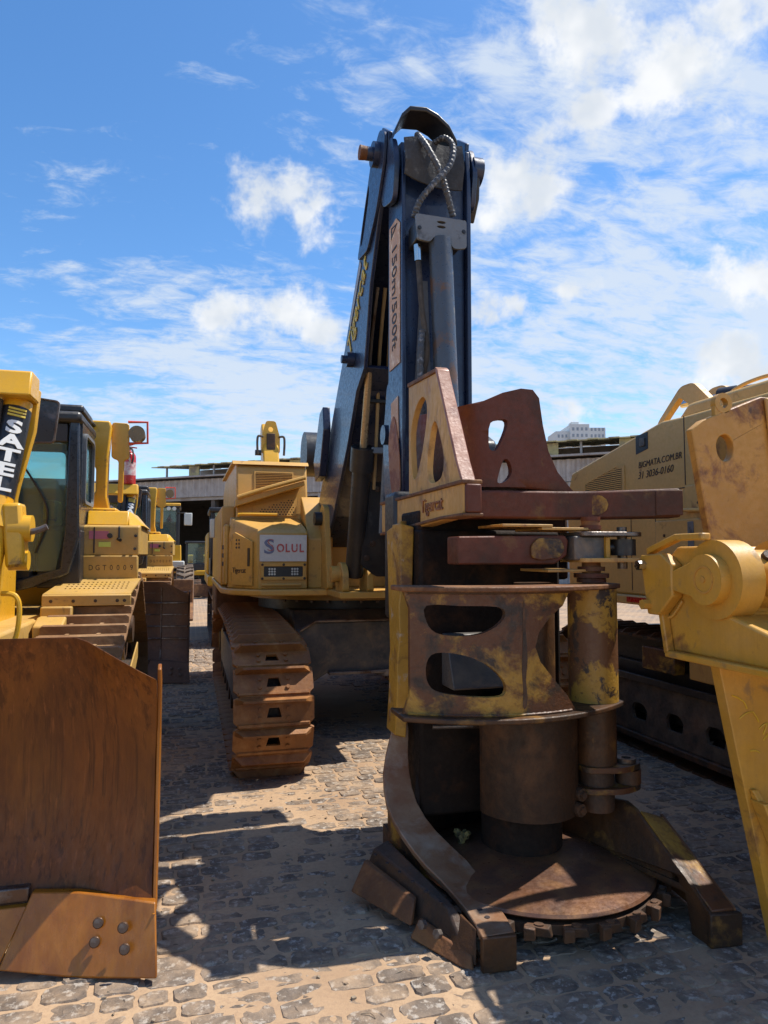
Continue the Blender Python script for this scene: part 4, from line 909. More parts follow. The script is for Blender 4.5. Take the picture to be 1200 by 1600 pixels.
    MB().ringcyl((1.60, 5.66, 1.76), (1.72, 5.64, 1.76), .21, .12, 28).build('hose_reel', worn_steel, t, .01)
    MB().tube([(1.98, 6.35, 1.5), (1.93, 6.25, 1.35), (1.95, 6.28, 1.15)], .025, 8).build('slack_hose', rubber, t)
    # stick
    st = MB()
    f0, f1 = 4.31, 4.64
    st.px([(f0 + .02, 2.2), (f0, 2.6), (f0, 4.30), (f0 + .02, 4.55), (f1 - .05, 4.62), (f1, 4.5), (f1, 2.6), (f1 - .05, 2.0), (f0 + .1, 1.75)], 1.285, 1.31)
    st.px([(f0 + .02, 2.2), (f0, 2.6), (f0, 4.30), (f0 + .02, 4.55), (f1 - .05, 4.62), (f1, 4.5), (f1, 2.6), (f1 - .05, 2.0), (f0 + .1, 1.75)], 1.735, 1.765)
    st.box(1.31, 1.735, f0 + .05, f0 + .07, 2.0, 4.5); st.box(1.31, 1.735, f1 - .04, f1 - .02, 2.1, 4.5)
    stick = st.build('stick', navy, t, .006)
    MB().plate([(4.35, 2.95), (4.60, 2.95), (4.60, 4.05), (4.43, 4.05), (4.35, 3.98)], [], FX(1.279), .004).build('distance_sticker', peach, stick)
    text('distance_lettering', '150m/500ft', .155, dtext, stick, (1.2775, 4.475, 3.88), (0, 0, -1), (0, -1, 0), .002, 1.12)
    MB().plate([(4.40, 4.0), (4.55, 3.94), (4.55, 4.03)], [[(4.44, 4.0), (4.53, 3.965), (4.53, 4.015)]], FX(1.276), .003).build('warning_triangle', dtext, stick)
    MB().plate([(4.38, 2.46), (4.56, 2.44), (4.56, 2.72), (4.40, 2.74)], [], FX(1.279), .004).build('torn_sticker', peach, stick)
    MB().plate(smooth_loop([(4.34, 2.1), (4.52, 2.12), (4.60, 2.45), (4.48, 2.62), (4.36, 2.4)], 4), [], FX(1.272), .006).build('rust_scar', surf('orange_rust', (.36, .16, .08), (.2, .07, .04), .4, 8, rough=.7), stick)
    for s, x in ((-1, 1.255), (1, 1.80)):
        MB().plate(rounded([(4.36, 4.12), (4.62, 4.2), (4.72, 4.5), (4.62, 4.66), (4.38, 4.62), (4.30, 4.4)], .07), [], FX(x - .02), .035).build('knuckle_plate', navy, stick, .008)
    MB().cyl((1.80, 4.42, 4.45), (1.87, 4.42, 4.45), .11, n=22).build('knuckle_boss', navy, stick, .008)
    MB().px([(4.33, 4.50), (4.36, 4.22), (4.46, 4.08), (4.52, 4.25), (4.5, 4.55)], 1.80, 1.85).build('knuckle_hook', black, stick, .01)
    MB().sweep([[(x, 4.30, z), (x, 4.52, z), (x, 4.52, z + .035), (x, 4.30, z + .035)] for x, z in ((1.235, 4.58), (1.29, 4.70), (1.36, 4.765), (1.50, 4.775), (1.60, 4.74), (1.70, 4.67), (1.77, 4.56))]).build('top_hoop', black, stick, .006)
    fl = []
    for i in range(9):
        x = 1.34 + .05 * i; fl.append([(x, 4.26 - .03 * math.sin(i * .8), 4.61), (x, 4.235 - .02 * math.sin(i * .8 + 1), 4.42), (x, 4.25 + .01 * math.sin(i), 4.24 + .09 * abs(i - 4.5) / 4.5 * (1 if i < 5 else .35))])
    m = MB()
    m.sweep([a + [(p[0], p[1] + .012, p[2]) for p in a[::-1]] for a in fl], smooth=False); m.build('rubber_flap', canvas, stick)
    # armoured hoses crossing at the knuckle
    ridged = lambda k: (lambda u: .021 + .0022 * math.sin(u * k))
    for path, k in (([(1.50, 4.28, 4.66), (1.53, 4.19, 4.52), (1.61, 4.16, 4.33), (1.66, 4.17, 4.18), (1.72, 4.21, 4.02)], 150), ([(1.60, 4.30, 4.60), (1.66, 4.22, 4.62), (1.705, 4.17, 4.53), (1.67, 4.14, 4.36), (1.56, 4.13, 4.20), (1.48, 4.16, 4.08), (1.45, 4.20, 3.97)], 190)):
        MB().tube(path, ridged(k), 10, 18).build('armoured_hose', hose, stick)
    MB().plate(rounded([(1.405, 3.975), (1.745, 3.965), (1.745, 3.76), (1.70, 3.745), (1.655, 3.745), (1.63, 3.80), (1.53, 3.82), (1.50, 3.775), (1.42, 3.785)], .018), [ellipse(1.575, 3.93, .03, .011, 10), ellipse(1.575, 3.895, .03, .011, 10)], FY(4.12), .02).build('valve_guard', steelgrey, stick, .004)
    MB().box(1.42, 1.74, 4.14, 4.33, 3.80, 3.96).build('valve_body', black, stick, .01)
    bolts([(1.43, 4.12, 3.87), (1.725, 4.12, 3.88)], black, stick, .010, -.006)
    cy = MB().cyl((1.575, 4.17, 3.82), (1.605, 4.12, 2.35), .075, n=26).build('stick_cylinder', oldtube, stick)
    MB().tube([(1.44, 4.2, 3.78), (1.445, 4.2, 3.66), (1.46, 4.18, 3.3), (1.49, 4.17, 3.0), (1.47, 4.19, 2.8), (1.46, 4.2, 2.5)], .019, 8).build('hydraulic_hose', rubber, stick)
    MB().cyl((1.44, 4.2, 3.78), (1.445, 4.2, 3.66), .026, n=12).build('hose_fitting', chrome, stick)
    MB().tube([(1.49, 4.155, 3.12), (1.475, 4.15, 2.95), (1.48, 4.16, 2.75), (1.50, 4.18, 2.55)], ridged(80), 8, 16).build('armoured_hose', hose, stick)
    MB().plate([(1.36, 2.5), (1.42, 3.55), (1.47, 3.55), (1.50, 2.5)], [], FY(4.345), .004).build('scuffed_patch', surf('scuff', (.10, .105, .115), rough=.7), stick)
    MB().px(rounded([(4.66, 2.02), (4.90, 2.10), (4.95, 2.5), (4.84, 2.92), (4.66, 2.95)], .05), 1.325, 1.73).build('stick_linkage', navy, stick, .01)
    MB().cyl((1.285, 4.80, 2.55), (1.325, 4.80, 2.55), .07, n=20).build('linkage_boss', navy, stick, .006)
    for x in (1.40, 1.66): MB().cyl((x, 4.79, 2.85), (x, 4.77, 3.78), .075, n=22).build('rear_stick_cylinder', black, stick)
    # settle the knuckle details onto the stick head
    def warp(o, fx, k, z0=3.0):
        for v in o.data.vertices:
            v.co.x = fx(v.co.x)
            if v.co.z > z0: v.co.z = z0 + (v.co.z - z0) * k
        o.data.update()
    hx = {'rubber_flap': -.055, 'armoured_hose': -.12, 'valve_guard': -.088, 'valve_body': -.088, 'stick_cylinder': -.078, 'hydraulic_hose': -.085, 'hose_fitting': -.085, 'bolt': -.088}
    for o in [stick] + list(stick.children):
        n = o.name.split('.')[0]
        if n == 'bolt': o.location.x -= .088; o.location.z = 3.0 + (o.location.z - 3.0) * .86
        elif n in hx: warp(o, lambda x, d=hx[n]: x + d, .86 if n != 'armoured_hose' and n != 'rubber_flap' else .875)
        elif n == 'top_hoop': warp(o, lambda x: 1.24 + (x - 1.235) * .80, .92)
        elif n in ('distance_sticker', 'distance_lettering', 'warning_triangle'): warp(o, lambda x: x, .90)
        elif n not in ('rear_stick_cylinder', 'stick_linkage', 'linkage_boss'): warp(o, lambda x: x, .915)
    head(t)
    rebase(t, (1.75, 8.1, 0))
    return t

def head(t):
    # back frame of the felling head, everything else hangs on it
    m = MB()
    m.px([(3.70, .30), (3.70, 1.84), (3.95, 1.86), (4.20, 1.70), (4.20, .5), (4.0, .30)], 1.20, 2.05)
    m.box(1.21, 2.13, 3.74, 4.1, 1.56, 1.955)
    h = m.build('felling_head', grimeshade, t, .02, label='rusty felling head with saw disc, gathering arms and forked base')
    MB().px([(3.98, .72), (4.10, .72), (4.22, 1.85), (3.92, 1.90), (3.97, 1.5), (3.94, 1.15)], 1.155, 1.195).build('side_pillar', pillar, h, .005)
    MB().py([(1.085, .72), (1.15, .70), (1.17, 1.0), (1.19, 1.5), (1.20, 1.86), (1.12, 1.88), (1.12, 1.50), (1.11, 1.42), (1.115, 1.25), (1.10, 1.1), (1.10, .95)], 3.80, 3.97).build('front_pillar', pillar, h, .006)
    MB().box(1.2, 1.9, 4.2, 4.45, 1.3, 2.1).build('wrist_bracket', black, h, .03)
    # left gathering arm: a bar along the head with a holed fin on top
    MB().px(rounded([(3.10, 1.895), (3.10, 2.045), (4.58, 2.045), (4.58, 1.85), (3.9, 1.85), (3.3, 1.885)], .015), 1.22, 1.30).build('left_arm', tanworn, h, .008)
    for z0, z1, y0, y1 in ((2.036, 2.056, 3.085, 4.59), (1.882, 1.898, 3.075, 3.4)): MB().box(1.208, 1.312, y0, y1, z0, z1).build('arm_flange', rust, h, .005)
    MB().hexa([(1.209, 3.4, 1.882), (1.312, 3.4, 1.882), (1.312, 4.59, 1.835), (1.209, 4.59, 1.835)], [(1.209, 3.4, 1.898), (1.312, 3.4, 1.898), (1.312, 4.59, 1.851), (1.209, 4.59, 1.851)]).build('arm_flange', rust, h, .004)
    MB().box(1.225, 1.305, 3.075, 3.10, 1.899, 2.035).build('arm_end_cap', redbrown, h, .008)
    h1 = smooth_loop([(3.96, 2.42), (3.84, 2.56), (3.72, 2.58), (3.66, 2.48), (3.76, 2.26), (3.86, 2.15), (3.93, 2.17)], 3)
    h2 = smooth_loop([(3.53, 2.41), (3.46, 2.33), (3.40, 2.20), (3.43, 2.11), (3.52, 2.085), (3.63, 2.10), (3.66, 2.19), (3.60, 2.36)], 3)
    MB().plate([(3.15, 2.056), (3.50, 2.665), (4.0, 2.70), (4.0, 2.056)], [h1, h2], FX(1.232), .035).build('arm_fin', tanworn, h, .003)
    MB().sweep([[(1.222, y - .012, z - .01), (1.295, y - .012, z - .01), (1.295, y + .022, z + .012), (1.222, y + .022, z + .012)] for y, z in ((3.13, 2.056), (3.20, 2.16), (3.475, 2.66), (3.485, 2.685))]).build('fin_edge', surf('pink_rust', (.36, .16, .10), (.2, .07, .045), .35, 5, rough=.5), h, .006)
    MB().sweep([[(1.222, y, z - .012), (1.275, y, z - .012), (1.275, y, z + .012), (1.222, y, z + .012)] for y, z in ((3.485, 2.675), (4.0, 2.71))]).build('fin_edge', rust, h, .005)
    text('cast_lettering', 'Tigercat', .105, surf('cast_letters', (.40, .17, .06), (.2, .08, .04), .4, 10, rough=.55), h, (1.2185, 3.72, 1.965), (0, -1, 0), (0, 0, 1), .006, 1.0)
    # right gathering arm: bar across the front with a tall curved fin
    bar = [(1.33, 3.52), (1.5, 3.46), (1.95, 3.41), (2.08, 3.37), (2.41, 3.10)]
    secs = []
    for i, (x, y) in enumerate(bar):
        secs.append([(x, y, 1.895), (x + .03, y + .13, 1.895), (x + .03, y + .13, 2.045), (x, y, 2.045)])
    MB().sweep(secs).build('right_arm', redbrown, h, .012)
    MB().sweep([[(x + .002, y - .012, z), (x + .002, y - .002, z), (x + .002, y - .002, z + .13), (x + .002, y - .012, z + .13)] for x, y, z in ((2.31, 3.182, 1.905), (2.41, 3.10, 1.905))]).build('arm_tip_plate', redbrown, h, .004)
    fin = [(1.30, 2.04), (1.30, 2.55), (1.40, 2.515), (1.50, 2.53), (1.60, 2.575), (1.70, 2.60), (1.765, 2.595), (1.80, 2.55), (1.82, 2.40), (1.85, 2.26), (1.90, 2.15), (1.97, 2.07), (2.0, 2.04)]
    MB().gridplate(fin, [smooth_loop([(1.535, 2.41), (1.615, 2.43), (1.62, 2.38), (1.57, 2.27), (1.535, 2.265), (1.525, 2.30)], 3), smooth_loop([(1.605, 2.215), (1.635, 2.20), (1.645, 2.14), (1.61, 2.095), (1.57, 2.09), (1.58, 2.15)], 3)],
               lambda u, v, w: (u, 3.56 - .10 * (u - 1.29) - .06 * math.sin((u - 1.29) * 3) + max(0, 1.46 - u) ** 2 * 22 + w, v), .045, .05).build('right_arm_fin', redbrown, h, .006)
    MB().plate(ellipse(2.08, 1.97, .05, .055, 12), [], lambda u, v, w: (u, 3.365 - (u - 2.08) * .82 - w, v), .003).build('scraped_patch', headmix, h)
    # middle arm and its linkage
    MB().py(rounded([(1.27, 1.655), (1.80, 1.655), (1.87, 1.70), (1.88, 1.78), (1.86, 1.805), (1.27, 1.795)], .01), 3.30, 3.46).build('middle_arm', redbrown, h, .01)
    MB().py(rounded([(1.66, 1.69), (1.72, 1.675), (1.82, 1.69), (1.85, 1.73), (1.83, 1.785), (1.70, 1.79), (1.66, 1.75)], .02), 3.285, 3.30).build('arm_pad', headmix, h, .003)
    MB().box(1.89, 2.07, 3.26, 3.50, 1.675, 1.80).build('link_block', caryard, h, .01)
    MB().box(2.06, 2.085, 3.24, 3.50, 1.685, 1.795).build('link_cheek', pillar, h, .004)
    for z in (1.665, 1.80): MB().plate(rounded([(1.92, 3.22), (2.25, 3.20), (2.30, 3.3), (2.25, 3.42), (1.92, 3.5)], .05), [], FZ(z), .022).build('link_plate', tanworn if z < 1.7 else worn_steel, h, .004)
    MB().cyl((2.10, 3.31, 1.742), (2.20, 3.31, 1.742), .028, n=14).cyl((2.2, 3.31, 1.70), (2.2, 3.31, 1.785), .07, n=20).build('cylinder_eye', black, h, .01)
    MB().cyl((2.2, 3.31, 1.63), (2.2, 3.31, 1.85), .026, n=14).build('link_pin', worn_steel, h, .003)
    for z, r in ((1.56, .075), (1.585, .09), (1.62, .07), (1.835, .055), (1.88, .05)): MB().cyl((2.02, 3.32, z), (2.02, 3.32, z + .022), r, n=20).build('pin_washer', redbrown, h, .003)
    MB().cyl((2.02, 3.32, 1.5), (2.02, 3.32, 1.9), .048, n=18).build('pivot_pin', rust, h)
    for x0, x1, z in ((1.5, 1.78, 1.845), (1.72, 2.0, 1.83), (1.75, 1.98, 1.615)): MB().box(x0, x1, 3.28, 3.6, z, z + .014).build('spacer_plate', tanworn, h, .003)
    # lower curved arm: bowed plate with lips, two windows and a cut back on the right
    cx, R0 = 1.57, 1.55
    def bow(x): 
        k = (x - 1.52) / .62; return 3.07 + .23 * k * k
    zt, zb = 1.53, .955
    outline = [(1.075, zb), (1.2, zb), (1.4, zb), (1.6, zb), (1.85, zb), (1.80, 1.03), (1.72, 1.12), (1.655, 1.20), (1.63, 1.27), (1.65, 1.34), (1.71, 1.41), (1.78, 1.46), (1.82, zt), (1.6, zt), (1.4, zt), (1.2, zt), (1.075, zt), (1.10, 1.45), (1.10, 1.05)]
    w1 = smooth_loop([(1.165, 1.465), (1.30, 1.465), (1.46, 1.46), (1.49, 1.42), (1.45, 1.37), (1.38, 1.335), (1.28, 1.325), (1.20, 1.34), (1.165, 1.39)], 3)
    w2 = smooth_loop([(1.20, 1.245), (1.30, 1.24), (1.40, 1.20), (1.475, 1.13), (1.49, 1.07), (1.45, 1.045), (1.30, 1.05), (1.20, 1.07), (1.165, 1.12), (1.165, 1.20)], 3)
    rem = lambda o: [(.972 + (u - 1.075) * 1.07, v) for u, v in o]
    outline, w1, w2 = rem(outline), rem(w1), rem(w2)
    def fine(o):
        out = []
        for a, b in zip(o, o[1:] + o[:1]):
            k = max(1, int(math.dist(a, b) / .06)); out += [(a[0] + (b[0] - a[0]) * i / k, a[1] + (b[1] - a[1]) * i / k) for i in range(k)]
        return out
    MB().gridplate(fine(outline), [fine(w1), fine(w2)], lambda u, v, w: (u, bow(u) + w, v), .03, .05).build('lower_arm', headmix, h)
    MB().gridplate(smooth_loop([(1.497, 1.0), (1.512, .99), (1.522, 1.04), (1.514, 1.12), (1.524, 1.22), (1.516, 1.34), (1.514, 1.45), (1.507, 1.49), (1.502, 1.40), (1.500, 1.28), (1.494, 1.17), (1.500, 1.08)], 2), [], lambda u, v, w: (u, bow(u) - .002 + w, v), .001).build('weld_scar', rustdk, h)
    for z, e in ((zt, .045), (zb - .025, .06)):
        xs = [.955 + (2.16 - .955) * i / 20 for i in range(21)]
        MB().sweep([[(x, bow(x) - e, z), (x, bow(x) + .16, z), (x, bow(x) + .16, z + .025), (x, bow(x) - e, z + .025)] for x in xs]).build('arm_lip', rust if z > 1.2 else headrust, h, .006)
    for z, mm in ((zt - .004, headrust), (zb + .006, headmix)): MB().tube([(x, bow(x) - .004, z) for x in [.99 + .78 * i / 16 for i in range(17)]], lambda u: .007 + .0008 * math.sin(u * 160), 6, 10).build('weld_bead', mm, h)
    MB().cyl((2.02, 3.32, .956), (2.02, 3.32, 1.529), .125, n=32).build('pivot_tube', tubey, h)
    MB().cyl((2.04, 3.34, .62), (2.04, 3.34, .928), .105, n=28).build('lower_tube', headrust, h)
    for z in (.50, .605): 
        MB().plate(rounded([(1.92, 3.25), (2.12, 3.20), (2.26, 3.26), (2.28, 3.36), (2.15, 3.44), (1.95, 3.46)], .06), [], FZ(z), .028).build('hinge_plate', headmix, h, .006)
    MB().ringcyl((2.19, 3.30, .633), (2.19, 3.30, .655), .05, .025, 18).build('hinge_bush', worn_steel, h)
    MB().cyl((2.2, 3.30, .53), (2.2, 3.30, .60), .065, n=18).build('hinge_boss', rustdk, h)
    MB().cyl((2.04, 3.34, .40), (2.04, 3.34, .60), .09, n=24).build('hinge_post', rustdk, h)
    # inner back tube seen past the cutaway and the dark motor mount
    MB().cyl((1.83, 3.6, .9), (1.83, 3.6, 1.55), .11, n=24).build('rear_tube', headrust, h)
    MB().px(rounded([(3.5, 1.0), (3.62, 1.28), (3.69, 1.28), (3.69, 1.0)], .02), 1.32, 1.62).build('motor_mount', caryard, h, .02)
    # motor drum guard
    drum = []
    for i in range(17):
        a = R(-75 + 150 * i / 16); x = 1.705 + .265 * math.sin(a) / math.sin(R(75)); y = 3.50 - .30 * math.cos(a)
        drum.append([(x, y, .40), (x, y + .03, .40), (x, y + .03, .915), (x, y, .915)])
    MB().sweep(drum, smooth=True).build('drum_guard', drumb, h)
    MB().cyl((1.70, 3.52, .19), (1.70, 3.52, .95), .21, n=40).build('motor_drum', grimeshade, h)
    for x, z in ((1.90, .50), (1.885, .43)):
        y = 3.50 - .30 * math.cos(math.asin(min(1, (x - 1.705) / .2744)))
        MB().cyl((x, y + .01, z), (x + .012, y - .03, z), .036, .032, n=16).cyl((x + .012, y - .03, z), (x + .017, y - .045, z), .020, n=6).build('guard_bolt', rustdk, h, .003)
    MB().cyl((1.22, 3.62, .86), (1.56, 3.55, .86), .028, n=14).build('cross_shaft', worn_steel, h)
    MB().cyl((1.25, 3.64, .79), (1.5, 3.6, .79), .012, n=10).build('cross_shaft', worn_steel, h)
    # saw disc, cover and teeth
    SC = Vector((1.72, 3.41, 0))
    prof = [(.0, .205), (.24, .203), (.30, .198), (.52, .165), (.575, .152), (.585, .14), (.575, .13), (0, .13)]; n = 72
    m = MB(); m.sweep([[(SC.x + r * math.cos(2 * math.pi * i / n), SC.y + r * math.sin(2 * math.pi * i / n), z) for i in range(n)] for r, z in prof[1:-1]], smooth=True); m.build('saw_disc', surf('disc_rust', (.20, .085, .04), (.10, .055, .04), .45, 4, (.30, .15, .06), .25, 5, rough=.38, metal=.35, var=.2, bump=.12, sharp=.15), h)
    MB().cyl((SC.x, SC.y, .075), (SC.x, SC.y, .115), .59, n=72).build('saw_rim', rustdk, h)
    tm = MB(); tm.hexa([(-.055, 0, -.055), (.04, 0, -.055), (.05, .05, -.045), (-.05, .05, -.05)], [(-.05, -.005, .0), (.045, 0, .0), (.06, .062, .012), (-.035, .06, 0)]); tm.hexa([(.01, .03, -.07), (.055, .035, -.07), (.06, .085, -.06), (.015, .075, -.06)], [(.01, .03, .005), (.055, .035, .01), (.06, .09, .01), (.015, .08, 0)]); tm.cyl((0, .03, -.0), (0, .03, .012), .02, n=10)
    tm.v = [Vector((p.x * 1.1, p.y * .75, p.z * .8)) for p in tm.v]; tme = tm.mesh('saw_tooth'); tme.materials.append(rustdk)
    for i in range(24):
        a = 2 * math.pi * (i + .3) / 24; o = place('saw_tooth', tme, None, h, .004); o.location = (SC.x + .585 * math.cos(a), SC.y + .585 * math.sin(a), .118); o.rotation_euler = (0, 0, a - math.pi / 2)
    # butt plate around the saw (upright walls behind the disc)
    wall = []
    for i in range(29):
        u = i / 28; a = R(28 + 126 * u); zt_ = .26 + .46 * min(1, min(u, 1 - u) / .16) ** .6
        wall.append([(SC.x + .60 * math.cos(a), SC.y + .60 * math.sin(a), .14), (SC.x + .63 * math.cos(a), SC.y + .63 * math.sin(a), .14), (SC.x + .63 * math.cos(a), SC.y + .63 * math.sin(a), zt_), (SC.x + .60 * math.cos(a), SC.y + .60 * math.sin(a), zt_)])
    MB().sweep(wall).build('saw_housing', grimeshade, h, .006)
    # left fork: bowed band sweeping from the pillar down to the tip
    path = [(1.135, 3.91, .84), (1.14, 3.87, .72), (1.112, 3.835, .61), (1.097, 3.80, .525), (1.092, 3.75, .45), (1.097, 3.69, .385), (1.117, 3.62, .33), (1.145, 3.55, .285), (1.185, 3.46, .24), (1.222, 3.37, .205), (1.25, 3.26, .178), (1.262, 3.14, .158), (1.265, 3.02, .148), (1.255, 2.90, .147), (1.24, 2.79, .147)]
    hw = [.045, .05, .062, .073, .078, .083, .088, .093, .102, .108, .098, .086, .078, .075, .073]
    secs = []
    for i, p in enumerate(path):
        a = Vector(path[max(0, i - 1)]); b = Vector(path[min(len(path) - 1, i + 1)]); d = (b - a).normalized(); rt = Vector((1, 0, 0)); nn = rt.cross(d).normalized(); nn = nn if nn.z > 0 or nn.y < 0 else -nn
        p = Vector(p); secs.append([p - rt * hw[i], p + rt * hw[i], p + rt * hw[i] - nn * .03, p - rt * hw[i] - nn * .03])
    MB().sweep(secs).build('left_fork_band', forkband, h, .005)
    MB().sweep([[(1.165, 2.782, .004), (1.313, 2.772, .004), (1.313, 2.80, .004), (1.165, 2.81, .004)], [(1.165, 2.779, .146), (1.313, 2.769, .146), (1.313, 2.80, .146), (1.165, 2.81, .146)]]).build('left_fork_tip', headrust, h, .006)
    for p in ((1.245, 3.0, .147), (1.25, 2.93, .1465)): MB().cyl(p, (p[0], p[1], p[2] + .004), .012, n=10).build('plug_hole', dtext, h)
    wl = [[(p[0] - .06, p[1], .10), (p[0] - .045, p[1], .10), (p[0] - .045, p[1], p[2] - .02), (p[0] - .06, p[1], p[2] - .02)] for p in path[4:12]]
    MB().sweep(wl).build('left_fork_outer', headmix, h)
    # outer skid with its wear plates
    MB().hexa([(.84, 3.62, .02), (1.13, 2.86, .02), (1.20, 2.86, .02), (1.06, 3.70, .02)], [(.93, 3.66, .19), (1.10, 3.02, .165), (1.14, 3.02, .165), (1.02, 3.70, .21)]).build('skid', rustdk, h, .01)
    MB().hexa([(.775, 3.50, .06), (.965, 3.13, .05), (.985, 3.14, .05), (.80, 3.53, .06)], [(.86, 3.58, .165), (1.00, 3.18, .14), (1.02, 3.2, .14), (.885, 3.6, .165)]).build('wear_plate', rust, h, .006)
    MB().hexa([(.955, 3.10, .015), (1.13, 2.80, .0), (1.145, 2.82, .0), (.97, 3.12, .015)], [(1.0, 3.12, .08), (1.14, 2.84, .05), (1.155, 2.86, .05), (1.02, 3.14, .08)]).build('wear_plate', rust, h, .006)
    for i in range(6): p = Vector((.915, 3.56, .195)).lerp(Vector((1.085, 3.06, .17)), i / 5); MB().cyl(p, p + Vector((0, 0, .006)), .009, n=8).build('plug_hole', dtext, h)
    for p in ((1.0, 3.035, .10), (1.045, 2.965, .09)): MB().cyl(p, Vector(p) + Vector((-.02, -.012, .006)), .02, n=6).build('skid_bolt', worn_steel, h, .002)
    MB().hexa([(1.06, 2.94, .02), (1.15, 2.82, .02), (1.16, 2.83, .02), (1.08, 2.96, .02)], [(1.15, 3.0, .14), (1.17, 2.86, .14), (1.175, 2.87, .14), (1.16, 3.01, .14)]).build('gusset', headrust, h, .004)
    # right fork: standing inner plate, sloping top plate, square tip
    ip = [(3.75, .17), (3.75, .34), (3.62, .385), (3.45, .42), (3.30, .435), (3.22, .42), (3.05, .33), (2.86, .24), (2.73, .155), (2.70, .15), (2.70, .004), (2.82, .004), (2.86, .17)]
    MB().plate(ip, [rounded([(2.90, .195), (2.95, .195), (2.95, .222), (2.90, .222)], .006)], lambda u, v, w: (2.195 - .03 * (u - 2.7) - max(0, u - 3.35) * .5 + w, u, v), .022).build('right_fork_plate', headrust, h, .004)
    MB().hexa([(2.21, 2.71, .142), (2.325, 2.71, .142), (2.33, 3.20, .36), (2.20, 3.20, .405)], [(2.21, 2.71, .156), (2.325, 2.71, .156), (2.33, 3.20, .375), (2.20, 3.20, .42)]).build('right_fork_top', headmix, h, .004)
    MB().hexa([(2.322, 2.71, .004), (2.338, 2.71, .004), (2.38, 3.3, .03), (2.36, 3.3, .03)], [(2.322, 2.71, .15), (2.338, 2.71, .15), (2.345, 3.22, .385), (2.328, 3.22, .385)]).build('right_fork_side', rust, h, .005)
    MB().sweep([[(2.19, 2.695, .003), (2.345, 2.685, .003), (2.345, 2.71, .003), (2.19, 2.718, .003)], [(2.19, 2.692, .150), (2.345, 2.682, .143), (2.345, 2.71, .143), (2.19, 2.718, .150)]]).build('right_fork_tip', headrust, h, .006)
    for q in ((2.168, 3.02, .27), (2.17, 2.98, .205)): MB().cyl((q[0] + .03, q[1], q[2]), (q[0] - .003 + .02, q[1], q[2]), .008, n=8).build('plug_hole', dtext, h)
    MB().plate([(1.10, 3.75), (2.2, 3.75), (2.2, 4.1), (1.10, 4.1)], [], FZ(.02), .12).build('base_plate', rustdk, h)
    # twig and dirt caught on the disc
    m = MB(); rn = random.Random(2)
    for i in range(14): m.obox((1.40 + rn.uniform(-.04, .04), 3.62 + rn.uniform(-.03, .03), .205 + rn.uniform(-.01, .03)), (.03, .02, .02), Matrix.Rotation(rn.uniform(0, 3), 3, Vector((rn.random(), rn.random(), 1))))
    m.build('caught_debris', wood, h)
feller()

